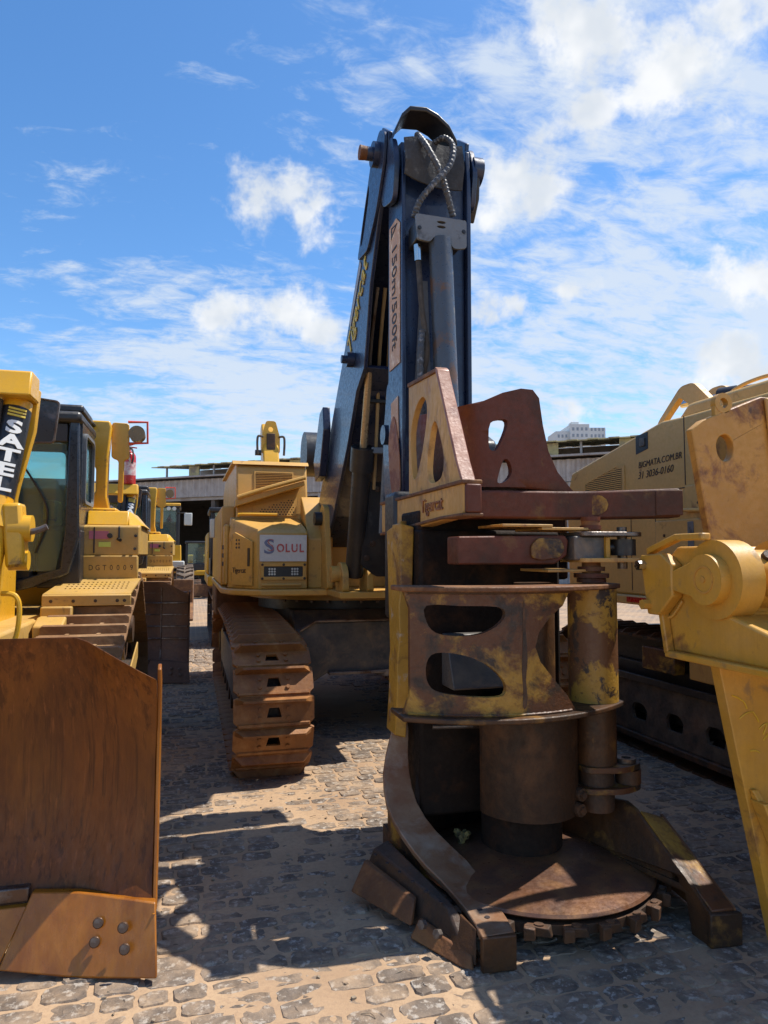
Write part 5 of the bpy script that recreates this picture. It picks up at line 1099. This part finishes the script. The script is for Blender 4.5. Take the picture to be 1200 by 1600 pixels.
# ------------------------------------------------------------------ the harvester parked on the right
def right_machine():
    t = thing('tracked_harvester', (0, 0, 0), 'dull yellow tracked machine with sloping vented hood and black tracks at the right', 'harvester')
    X = 3.70
    for xc in (4.12, 6.3): make_track(t, xc, .64, [(2.2, .5, .48), (6.6, .5, .48)], 56, .035, rustdk, black, 8, (2.4, 6.4, .3, .75), black)
    # side cover of the near track with mud ports
    holes = [rounded([(2.6 + .47 * i, .27), (2.78 + .47 * i, .27), (2.80 + .47 * i, .36), (2.76 + .47 * i, .41), (2.64 + .47 * i, .41), (2.58 + .47 * i, .36)], .02) for i in range(8)]
    MB().plate([(2.3, .16), (6.5, .16), (6.6, .5), (6.3, .60), (2.5, .60), (2.2, .5)], holes, FX(3.80), .03).build('track_cover', surf('dusty_black', (.035, .028, .025), (.10, .055, .035), .4, 4, rough=.7, dust=.3), t, .006)
    MB().box(3.775, 3.80, 2.4, 6.4, .60, .66).build('cover_rail', black, t, .006)
    MB().box(3.77, 3.83, 2.3, 6.5, .10, .155).build('lower_rail', rustdk, t, .01)
    for y in (4.35, 4.95): MB().box(3.74, 3.85, y, y + .42, .74, .93).build('frame_plate', tanworn if y < 4.5 else headmix, t, .01)
    MB().box(3.95, 6.6, 2.6, 6.6, .62, .98).build('carbody', black, t, .02)
    MB().cyl((5.2, 4.6, .98), (5.2, 4.6, 1.29), .9, n=40).build('swing_bearing', rustdk, t)
    MB().box(X - .04, 6.8, 2.3, 6.55, 1.28, 1.36).build('platform', tanlight, t, .015)
    MB().box(X - .044, X - .041, 5.15, 5.45, 1.30, 1.345).build('reflector', redpaint, t)
    # body with sloping hood
    prof = [(6.50, 1.36), (6.52, 2.30), (6.42, 2.53), (4.98, 2.80), (4.72, 2.79), (2.4, 2.80), (2.4, 1.36)]
    MB().px(prof, X, 5.2).build('body', tanlight, t, .02)
    # top chamfer that leans inward
    MB().px([(4.95, 2.80), (4.80, 2.92), (3.2, 2.92), (3.0, 2.8)], X + .12, 5.1).build('roof_hump', tanlight, t, .03)
    g = MB().plate([(6.18, 2.16), (5.50, 2.20), (5.50, 2.50), (5.62, 2.52), (6.18, 2.41)], [[(6.15, 2.18), (5.53, 2.22), (5.53, 2.48), (5.63, 2.495), (6.15, 2.39)]], FX(X - .01), .009).build('side_grille', tanlight, t)
    MB().plate([(6.16, 2.17), (5.52, 2.21), (5.52, 2.49), (6.16, 2.40)], [], FX(X - .002), .001).build('grille_mesh', black, g)
    for i in range(17):
        z = 2.19 + i * .0178; y1 = 6.14 if z < 2.40 else 6.14 - (z - 2.40) * 5.8
        MB().box(X - .009, X - .003, 5.53, y1, z, z + .010).build('louvre', tanlight, g)
    MB().plate(rounded([(5.16, 2.60), (5.33, 2.57), (5.33, 2.73), (5.16, 2.745)], .008), [], FX(X - .003), .002).build('latch_recess', black, t)
    MB().box(X - .012, X - .003, 5.20, 5.27, 2.63, 2.70).build('latch', caryard, t, .004)
    text('side_lettering', 'BIGMATA.COM.BR', .075, dtext, t, (X - .003, 5.30, 2.47), (0, -1, .03), (0, .0, 1), .001, .92, 'LEFT', .15)
    text('side_lettering', '31 3036-0160', .085, dtext, t, (X - .003, 5.31, 2.38), (0, -1, .03), (0, .0, 1), .001, .98, 'LEFT', .25)
    # panel seams and doors
    for y0, y1, z0, z1 in ((4.70, 4.708, 2.25, 2.79), (5.08, 5.087, 1.4, 2.22), (4.40, 5.5, 2.225, 2.232), (5.42, 5.427, 1.4, 2.2)): MB().box(X - .003, X + .001, y0, y1, z0, z1).build('panel_seam', dtext, t)
    MB().box(X - .018, X, 4.45, 5.07, 1.45, 1.98).build('lower_door', tanlight, t, .008)
    for y in (4.78, 4.95): MB().cyl((X - .018, y, 1.86), (X - .026, y, 1.86), .012, n=8).build('door_bolt', rustdk, t)
    MB().box(X - .03, X - .015, 4.60, 4.66, 1.72, 1.96).build('door_latch', steelgrey, t, .004)
    MB().box(X - .015, X, 4.35, 4.70, 2.03, 2.24).build('upper_door', tanlight, t, .01)
    for i in range(4): MB().plate(ellipse(4.52 + .03 * (i % 2), 2.07 + .03 * i, .012, .01, 8), [], FX(X - .018), .003).build('vent_hole', black, t)
    MB().tube([(X - .05, 5.0, 2.05), (X - .10, 4.8, 2.05), (X - .10, 4.5, 2.04), (X - .03, 4.42, 2.03)], .014, 8).build('side_rail', tanlight, t)
    # boom base: open triangular bracket, rod and barrel
    o_ = [(5.42, 2.62), (5.42, 2.95), (5.05, 3.13), (4.88, 3.12), (4.60, 2.80), (4.62, 2.62)]
    MB().plate(rounded([(5.48, 2.70), (5.44, 2.88), (5.12, 3.14), (4.96, 3.14), (4.62, 2.82), (4.62, 2.70)], .05), [rounded([(5.38, 2.80), (5.36, 2.88), (5.14, 3.05), (4.86, 2.86), (4.88, 2.80)], .03)], FX(4.0), .06).build('boom_bracket', tanlight, t, .008)
    MB().plate(rounded([(5.48, 2.70), (5.44, 2.88), (5.12, 3.14), (4.96, 3.14), (4.62, 2.82), (4.62, 2.70)], .05), [rounded([(5.38, 2.80), (5.36, 2.88), (5.14, 3.05), (4.86, 2.86), (4.88, 2.80)], .03)], FX(4.3), .06).build('boom_bracket', tanlight, t, .008)
    a = Vector((4.15, 5.30, 3.03)); b = Vector((4.28, 4.95, 3.03)); c = Vector((4.95, 3.3, 2.98))
    MB().cyl(a, b, .032, n=16).build('cylinder_rod', chrome, t); MB().cyl(b, c, .065, n=20).build('boom_cylinder', black, t)
    MB().cyl(b - (c - b).normalized() * .02, b + (c - b).normalized() * .12, .078, n=20).build('cylinder_gland', black, t)
    MB().tube([(4.0, 4.62, 2.86), (4.0, 4.5, 2.97), (4.0, 4.2, 3.0), (4.0, 3.9, 2.96)], .015, 8).build('handrail', tanlight, t)
    MB().box(5.2, 6.8, 2.4, 6.2, 1.36, 2.5).build('far_body', tanlight, t, .03)
    rebase(t, (5.2, 4.5, 0))
right_machine()

# ------------------------------------------------------------------ yellow welded attachment at the right edge
def attachment():
    t = thing('lift_frame', (0, 0, 0), 'bright yellow welded lift frame with big pin boss cut off by the right edge', 'attachment')
    # standing leg
    MB().py([(2.18, 1.28), (2.31, .66), (2.45, .02), (2.76, .02), (2.87, .6), (2.97, 1.28)], 2.60, 2.66).build('leg', att, t, .004)
    MB().hexa([(2.345, 2.54, .62), (2.38, 2.54, .62), (2.38, 2.60, .62), (2.345, 2.60, .62)], [(2.325, 2.58, .70), (2.355, 2.58, .70), (2.355, 2.60, .70), (2.325, 2.60, .70)]).build('weld_tab', att, t, .004)
    MB().py([(2.325, .66), (2.355, .66), (2.56, .28), (2.54, .24), (2.50, .24)], 2.52, 2.60).build('leg_gusset', att, t, .006)
    MB().box(2.2, 3.0, 2.45, 3.1, .005, .06).build('foot_plate', att, t, .01) if False else None
    # cross box with bevelled cheek
    MB().px([(2.86, 1.64), (2.78, 1.27), (2.15, 1.27), (2.15, 1.38), (2.44, 1.46), (2.60, 1.74), (2.74, 1.74)], 2.10, 3.2).build('cross_box', att, t, .012)
    MB().px([(2.93, 1.70), (2.88, 1.43), (2.80, 1.43), (2.70, 1.52), (2.70, 1.66), (2.78, 1.71)], 2.04, 2.098).build('retainer_block', att, t, .008)
    for y, z in ((2.90, 1.655), (2.87, 1.475)): MB().cyl((2.04, y, z), (2.005, y, z), .024, n=6).build('retainer_bolt', chrome if z > 1.6 else att, t, .003)
    MB().sweep([[(2.055, y, z), (2.10, y, z), (2.10, y, z + .03), (2.055, y, z + .03)] for y, z in ((2.90, 1.705), (2.70, 1.765), (2.52, 1.765))]).build('cheek_rim', att, t, .006)
    MB().sweep([[(2.06, y, z), (2.10, y, z), (2.10, y + .03, z), (2.06, y + .03, z)] for y, z in ((2.80, 1.44), (2.765, 1.26))]).build('cheek_rim', att, t, .006)
    MB().box(2.06, 2.10, 2.15, 2.79, 1.245, 1.275).build('cheek_rim', att, t, .006)
    # boss and keyed pin
    c = Vector((2.10, 2.50, 1.60))
    MB().cyl(c - Vector((.012, 0, 0)), c + Vector((.10, 0, 0)), .165, n=40).build('pin_boss', att, t, .012)
    MB().cyl(c - Vector((.06, 0, 0)), c, .105, n=36).px(rounded([(2.56, 1.68), (2.75, 1.615), (2.75, 1.555), (2.56, 1.52)], .015), 2.045, 2.098).build('keyed_pin', att, t, .008)
    MB().ringcyl(c - Vector((.063, 0, 0)), c - Vector((.059, 0, 0)), .058, .05, 28).cyl(c - Vector((.066, 0, 0)), c - Vector((.059, 0, 0)), .012, n=12).build('pin_mark', attworn, t)
    MB().cyl(c + Vector((.08, 0, 0)), c + Vector((.30, 0, 0)), .10, n=28).cyl(c + Vector((.12, 0, 0)), c + Vector((.24, 0, 0)), .125, n=28).cyl(c + Vector((.18, -.05, .0)), c + Vector((.24, -.25, .01)), .08, n=28).build('cylinder_eye', att, t, .012)
    MB().cyl(c + Vector((.18, -.08, .09)), c + Vector((.178, -.10, .105)), .022, n=14).build('grease_port', rustdk, t)
    MB().cyl(c + Vector((.23, -.24, .01)), c + Vector((.34, -.62, .04)), .05, n=20).build('cylinder_rod', chrome, t)
    MB().cyl(c + Vector((.29, 0, 0)), c + Vector((.44, 0, 0)), .165, n=40).build('pin_boss', att, t, .012)
    bead = lambda u: .007 + .0016 * math.sin(u * 120)
    for pth in ([(2.19, 2.594, 1.265), (2.5, 2.594, 1.265), (2.95, 2.594, 1.265)], [(2.36, 2.595, .665), (2.46, 2.595, .47), (2.565, 2.595, .29)], [(2.10, 2.44, 1.462), (2.6, 2.44, 1.462), (3.1, 2.44, 1.462)], [(2.094, 2.70, 1.50), (2.094, 2.78, 1.425), (2.094, 2.86, 1.43)]):
        MB().tube(pth, bead, 6, 30).build('weld_bead', att, t)
    scr = surf('paint_scrape', (.70, .44, .03), rough=.5)
    for (x, z, dx, dz) in ((2.205, 1.10, .06, -.03), (2.26, 1.075, .02, -.035), (2.24, 1.00, .07, .025), (2.31, 1.025, .03, -.045), (2.34, .95, .05, .02), (2.38, .965, -.02, -.04), (2.29, .86, .05, -.01), (2.36, .90, .045, .03)):
        x += .045; MB().tube([(x, 2.599, z), (x + dx * .5, 2.597, z + dz * .6 + .006), (x + dx, 2.599, z + dz)], .0035, 5, 4).build('paint_scrape', scr, t)
    for (cx_, cz_, r_) in ((2.62, 1.355, .10), (2.42, 1.35, .05)): MB().plate(smooth_loop([(cx_ + r_ * random.uniform(.7, 1.2) * math.cos(a), cz_ + r_ * .35 * random.uniform(.6, 1.1) * math.sin(a)) for a in [i * .7 for i in range(9)]], 3), [], lambda u, v, w: (u, 2.2915 - w, v) if False else (u, 2.15 + (v - 1.27) * .0 - .002 - w, v - .05), .001).build('grease_stain', grimeshade, t)
    # tall worn plate behind it with a lightening hole and lifting eye
    p = MB().plate([(2.405, 2.33), (2.47, 2.38), (2.83, 2.52), (3.1, 2.52), (3.1, .02), (2.92, .02), (2.88, 1.2), (2.62, 1.3), (2.50, 1.77)], [ellipse(2.60, 2.245, .052, .068, 22)], FY(3.0), .05).build('tall_plate', attworn, t, .006)
    MB().py([(2.84, 2.51), (3.12, 2.515), (3.12, 1.3), (2.97, 1.3)], 2.975, 2.998).build('plate_rib', tanworn, t, .008)
    MB().ringcyl((2.60, 3.0, 2.475), (2.60, 3.035, 2.475), .052, .026, 20).box(2.548, 2.60, 3.002, 3.033, 2.38, 2.46).build('lifting_eye', att, t, .004)
    MB().box(2.97, 3.05, 3.052, 3.52, 1.32, 2.48).build('shade_cheek', attworn, t, .01)  # added behind the plate so its shadow falls on the saw disc
    MB().box(2.62, 3.1, 2.662, 2.84, .9, 1.262).build('back_box', att, t, .012)
    MB().box(2.8, 3.9, 1.3, 1.6, .0, .5).build if False else None
    MB().box(2.96, 3.08, 2.85, 2.995, 1.0, 1.26).build('tie_block', att, t, .01)
    # rest of the frame, out of view to the right
    MB().box(2.9, 4.3, 1.7, 1.95, .9, 1.3).build('side_beam', att, t, .02)
    MB().px([(1.2, .02), (1.2, 1.3), (2.15, 1.75), (2.3, 1.75), (2.3, .02)], 3.25, 3.45).build('side_cheek', att, t, .02)
    rebase(t, (2.6, 2.69, 0))
attachment()

# ------------------------------------------------------------------ machines farther down the yard
def wheel(parent, c, r, w):
    m = MB(); n = 36; prof = [(r * .55, -w / 2), (r * .85, -w / 2), (r * .96, -w * .42), (r, -w * .3), (r, w * .3), (r * .96, w * .42), (r * .85, w / 2), (r * .55, w / 2)]
    m.sweep([[(c[0] + o, c[1] + q * math.cos(2 * math.pi * i / n), c[2] + q * math.sin(2 * math.pi * i / n)) for i in range(n)] for q, o in prof], smooth=True, cap=False)
    ty = m.build('tyre', surf('dusty_tyre', (.13, .095, .07), (.05, .042, .038), .35, 4, rough=.85, dust=.4), parent)
    lm = MB()
    for s in (-1, 1):
        lm.hexa([(s * .02, -.05, -.01), (s * w * .46, .05, -.03), (s * w * .46, .11, -.03), (s * .02, .01, -.01)], [(s * .02, -.04, .045), (s * w * .45, .055, .03), (s * w * .45, .10, .03), (s * .02, .005, .045)])
    me = lm.mesh('tread_lug'); me.materials.append(MATS['dusty_tyre'])
    for i in range(26):
        a = 2 * math.pi * i / 26; o = place('tread_lug', me, None, ty); o.location = (c[0], c[1] + r * math.cos(a), c[2] + r * math.sin(a)); o.rotation_euler = (a - math.pi / 2, 0, 0)
    MB().cyl((c[0] - w * .35, c[1], c[2]), (c[0] + w * .35, c[1], c[2]), r * .56, n=28).cyl((c[0] - w * .5, c[1], c[2]), (c[0] + w * .5, c[1], c[2]), r * .22, n=18).build('rim', cat, parent, .01)
def cabin(t, x0, x1, y0, y1, z0, z1, rail=True):
    for x in (x0, x1 - .08):
        for y in (y0, y1 - .08): MB().box(x, x + .08, y, y + .08, z0, z1).build('cab_post', black, t, .01)
    MB().box(x0 - .04, x1 + .04, y0 - .08, y1 + .05, z1, z1 + .1).build('cab_roof', black, t, .03)
    MB().box(x0, x1, y0, y1, z0 - .1, z0 + .25).build('cab_base', black, t, .02)
    MB().box(x0 + .08, x1 - .08, y0 + .03, y0 + .04, z0 + .25, z1).build('windscreen', greenglass, t)
    MB().box(x1 - .05, x1 - .04, y0 + .08, y1 - .08, z0 + .25, z1).build('side_window', greenglass, t)
    MB().box(x0 + .04, x0 + .05, y0 + .08, y1 - .08, z0 + .25, z1).build('side_window', greenglass, t)
    MB().px([(y0 + .6, z0 + .1), (y1 - .25, z0 + .1), (y1 - .15, z0 + .95), (y1 - .3, z0 + .95), (y1 - .45, z0 + .35), (y0 + .6, z0 + .35)], x0 + .3, x1 - .3).build('operator_seat', seatm, t, .03)
def loader():
    t = thing('wheel_loader', (-1.45, 20.5, 0), 'yellow wheel loader with lit round cab lamps behind the second bulldozer', 'wheel loader')
    for x in (-1.18, 1.28):
        for y in (-.75, 2.3): wheel(t, (x, y, .70), .70, .46)
    MB().box(-.5, .5, -1.2, .7, .6, 1.3).build('front_frame', cat, t, .03); MB().px([(.8, .6), (.8, 1.5), (1.9, 1.7), (3.7, 1.75), (3.9, 1.0), (3.7, .6)], -.75, .75).build('engine_body', cat, t, .05)
    for s in (-1, 1):
        MB().px([(-1.6, .6), (-.9, 1.0), (.2, 2.0), (.45, 1.9), (-.5, .85), (-1.5, .45)], s * .45, s * .6).build('lift_arm', cat, t, .02)
    MB().px([(-2.4, .1), (-1.6, .1), (-1.5, .9), (-1.7, 1.1), (-1.75, .5), (-2.4, .16)], -1.5, 1.5).build('bucket', rust, t, .02)
    cabin(t, -.40, 1.08, .45, 1.8, 1.55, 3.05)
    MB().box(-.45, 1.12, .36, .5, 3.10, 3.18).build('visor', cat, t, .02)
    for x in (.80, .95, -.3, -.15): MB().cyl((x, .36, 3.02), (x, .32, 3.02), .055, n=14).build('cab_lamp', lens, t)
    MB().tube([(1.05, .4, 2.9), (1.2, .3, 2.9), (1.3, .3, 2.88)], .02, 6).build('mirror_arm', black, t); MB().box(1.22, 1.44, .27, .32, 2.55, 2.9).build('mirror', lens, t, .02)
    MB().box(.85, 1.25, .2, .5, 1.35, 1.55).build('head_lamp', lens, t, .03)
    for z in (.9, 1.2, 1.5): MB().box(.8, 1.1, .75, 1.05, z, z + .04).build('step', catdull, t, .005)
    MB().px([(.3, 1.4), (.3, 2.0), (1.2, 1.6), (1.2, 1.4)], .85, 1.15).build('side_cover', cat, t, .02)
loader()
def mini_excavator():
    t = thing('small_excavator', (.9, 31.5, 0), 'small excavator with black glazed cab in front of the dark warehouse opening', 'excavator')
    for x in (-.75, .85): make_track(t, x, .45, [(-1.2, .35, .33), (1.4, .35, .33)], 38, .02, rustdk, black, 5, (-1.0, 1.2, .2, .5), black, hole=False)
    MB().box(-.6, .7, -.7, .9, .45, .85).build('carbody', black, t, .02); MB().box(-1.2, 1.3, -1.0, 1.6, .88, 1.08).build('platform', cat, t, .03)
    cabin(t, -1.15, -.12, -.9, .6, 1.12, 2.2)
    MB().px([(-.3, 1.08), (-.3, 1.7), (.2, 1.9), (1.5, 1.85), (1.6, 1.08)], 0, 1.3).build('engine_cover', cat, t, .06)
    MB().px([(1.0, 1.0), (1.7, 1.0), (1.8, 1.6), (1.0, 1.75)], -1.1, 0).build('counterweight', cat, t, .06)
    MB().px([(-.9, 1.0), (-1.4, 1.2), (-2.2, 2.0), (-2.6, 1.9), (-1.6, .95), (-1.0, .85)], .1, .4).build('boom', cat, t, .02); MB().px([(-2.6, 2.0), (-2.35, 2.0), (-2.5, .6), (-2.7, .6)], .12, .38).build('stick', cat, t, .02)
    MB().px([(-2.9, .2), (-2.3, .15), (-2.2, .7), (-2.6, .75)], -.1, .6).build('bucket', rust, t, .02)
    MB().px([(-1.9, .05), (-1.7, .05), (-1.75, .55), (-1.85, .55)], -1.0, 1.1).build('dozer_blade', rust, t, .01)
mini_excavator()
def far_excavator():
    t = thing('yellow_excavator', (1.6, 15.5, 0), 'yellow excavator behind the feller, only its boom top above the tan hood', 'excavator')
    for x in (-.95, .95): make_track(t, x, .55, [(-1.6, .45, .43), (1.8, .45, .43)], 44, .03, rustdk, black, 6, (-1.4, 1.6, .28, .65), black, hole=False)
    MB().box(-.8, .8, -.9, 1.0, .6, 1.1).build('carbody', black, t, .02); MB().box(-1.3, 1.3, -1.2, 2.2, 1.1, 1.3).build('platform', cat, t, .03)
    MB().px([(.2, 1.3), (.2, 2.2), (2.2, 2.2), (2.4, 1.3)], -1.3, 1.3).build('engine_cover', cat, t, .06)
    MB().px([(-.8, 1.4), (-.5, 1.2), (.1, 3.4), (.45, 4.35), (.38, 4.55), (.15, 4.6), (-.15, 4.2), (-.6, 3.2)], -.17, .17).build('boom', cat, t, .03)
    MB().plate(rounded([(-.2, 3.9), (-.2, 4.25), (-.10, 4.6), (.10, 4.6), (.20, 4.25), (.20, 3.9)], .05), [ellipse(0, 4.42, .055, .06, 12)], FY(15.3 - 15.5 + .0), .06).build('boom_nose', cat, t, .01)
    MB().box(-.09, .09, -.26, -.2, 3.95, 4.32).build('nose_recess', rustdk, t, .01)
    for s in (-1, 1):
        MB().tube([(s * .17, -.22, 4.25), (s * .27, -.25, 4.25), (s * .29, -.25, 4.12), (s * .28, -.25, 3.85)], .025, 8).build('boom_hose', rubber, t)
    MB().cyl((-.33, -.2, 3.90), (-.20, -.2, 3.90), .06, n=14).build('boom_pin', black, t)
    MB().px([(-.15, 4.3), (.1, 4.2), (-.7, 1.8), (-.95, 1.85)], -.13, .13).build('stick', cat, t, .02)
    MB().px([(-1.4, .9), (-.7, .9), (-.6, 1.8), (-1.0, 1.95)], -.4, .4).build('bucket', rust, t, .03)
    cabin(t, -1.25, -.3, -1.1, .2, 1.4, 2.55)
far_excavator()
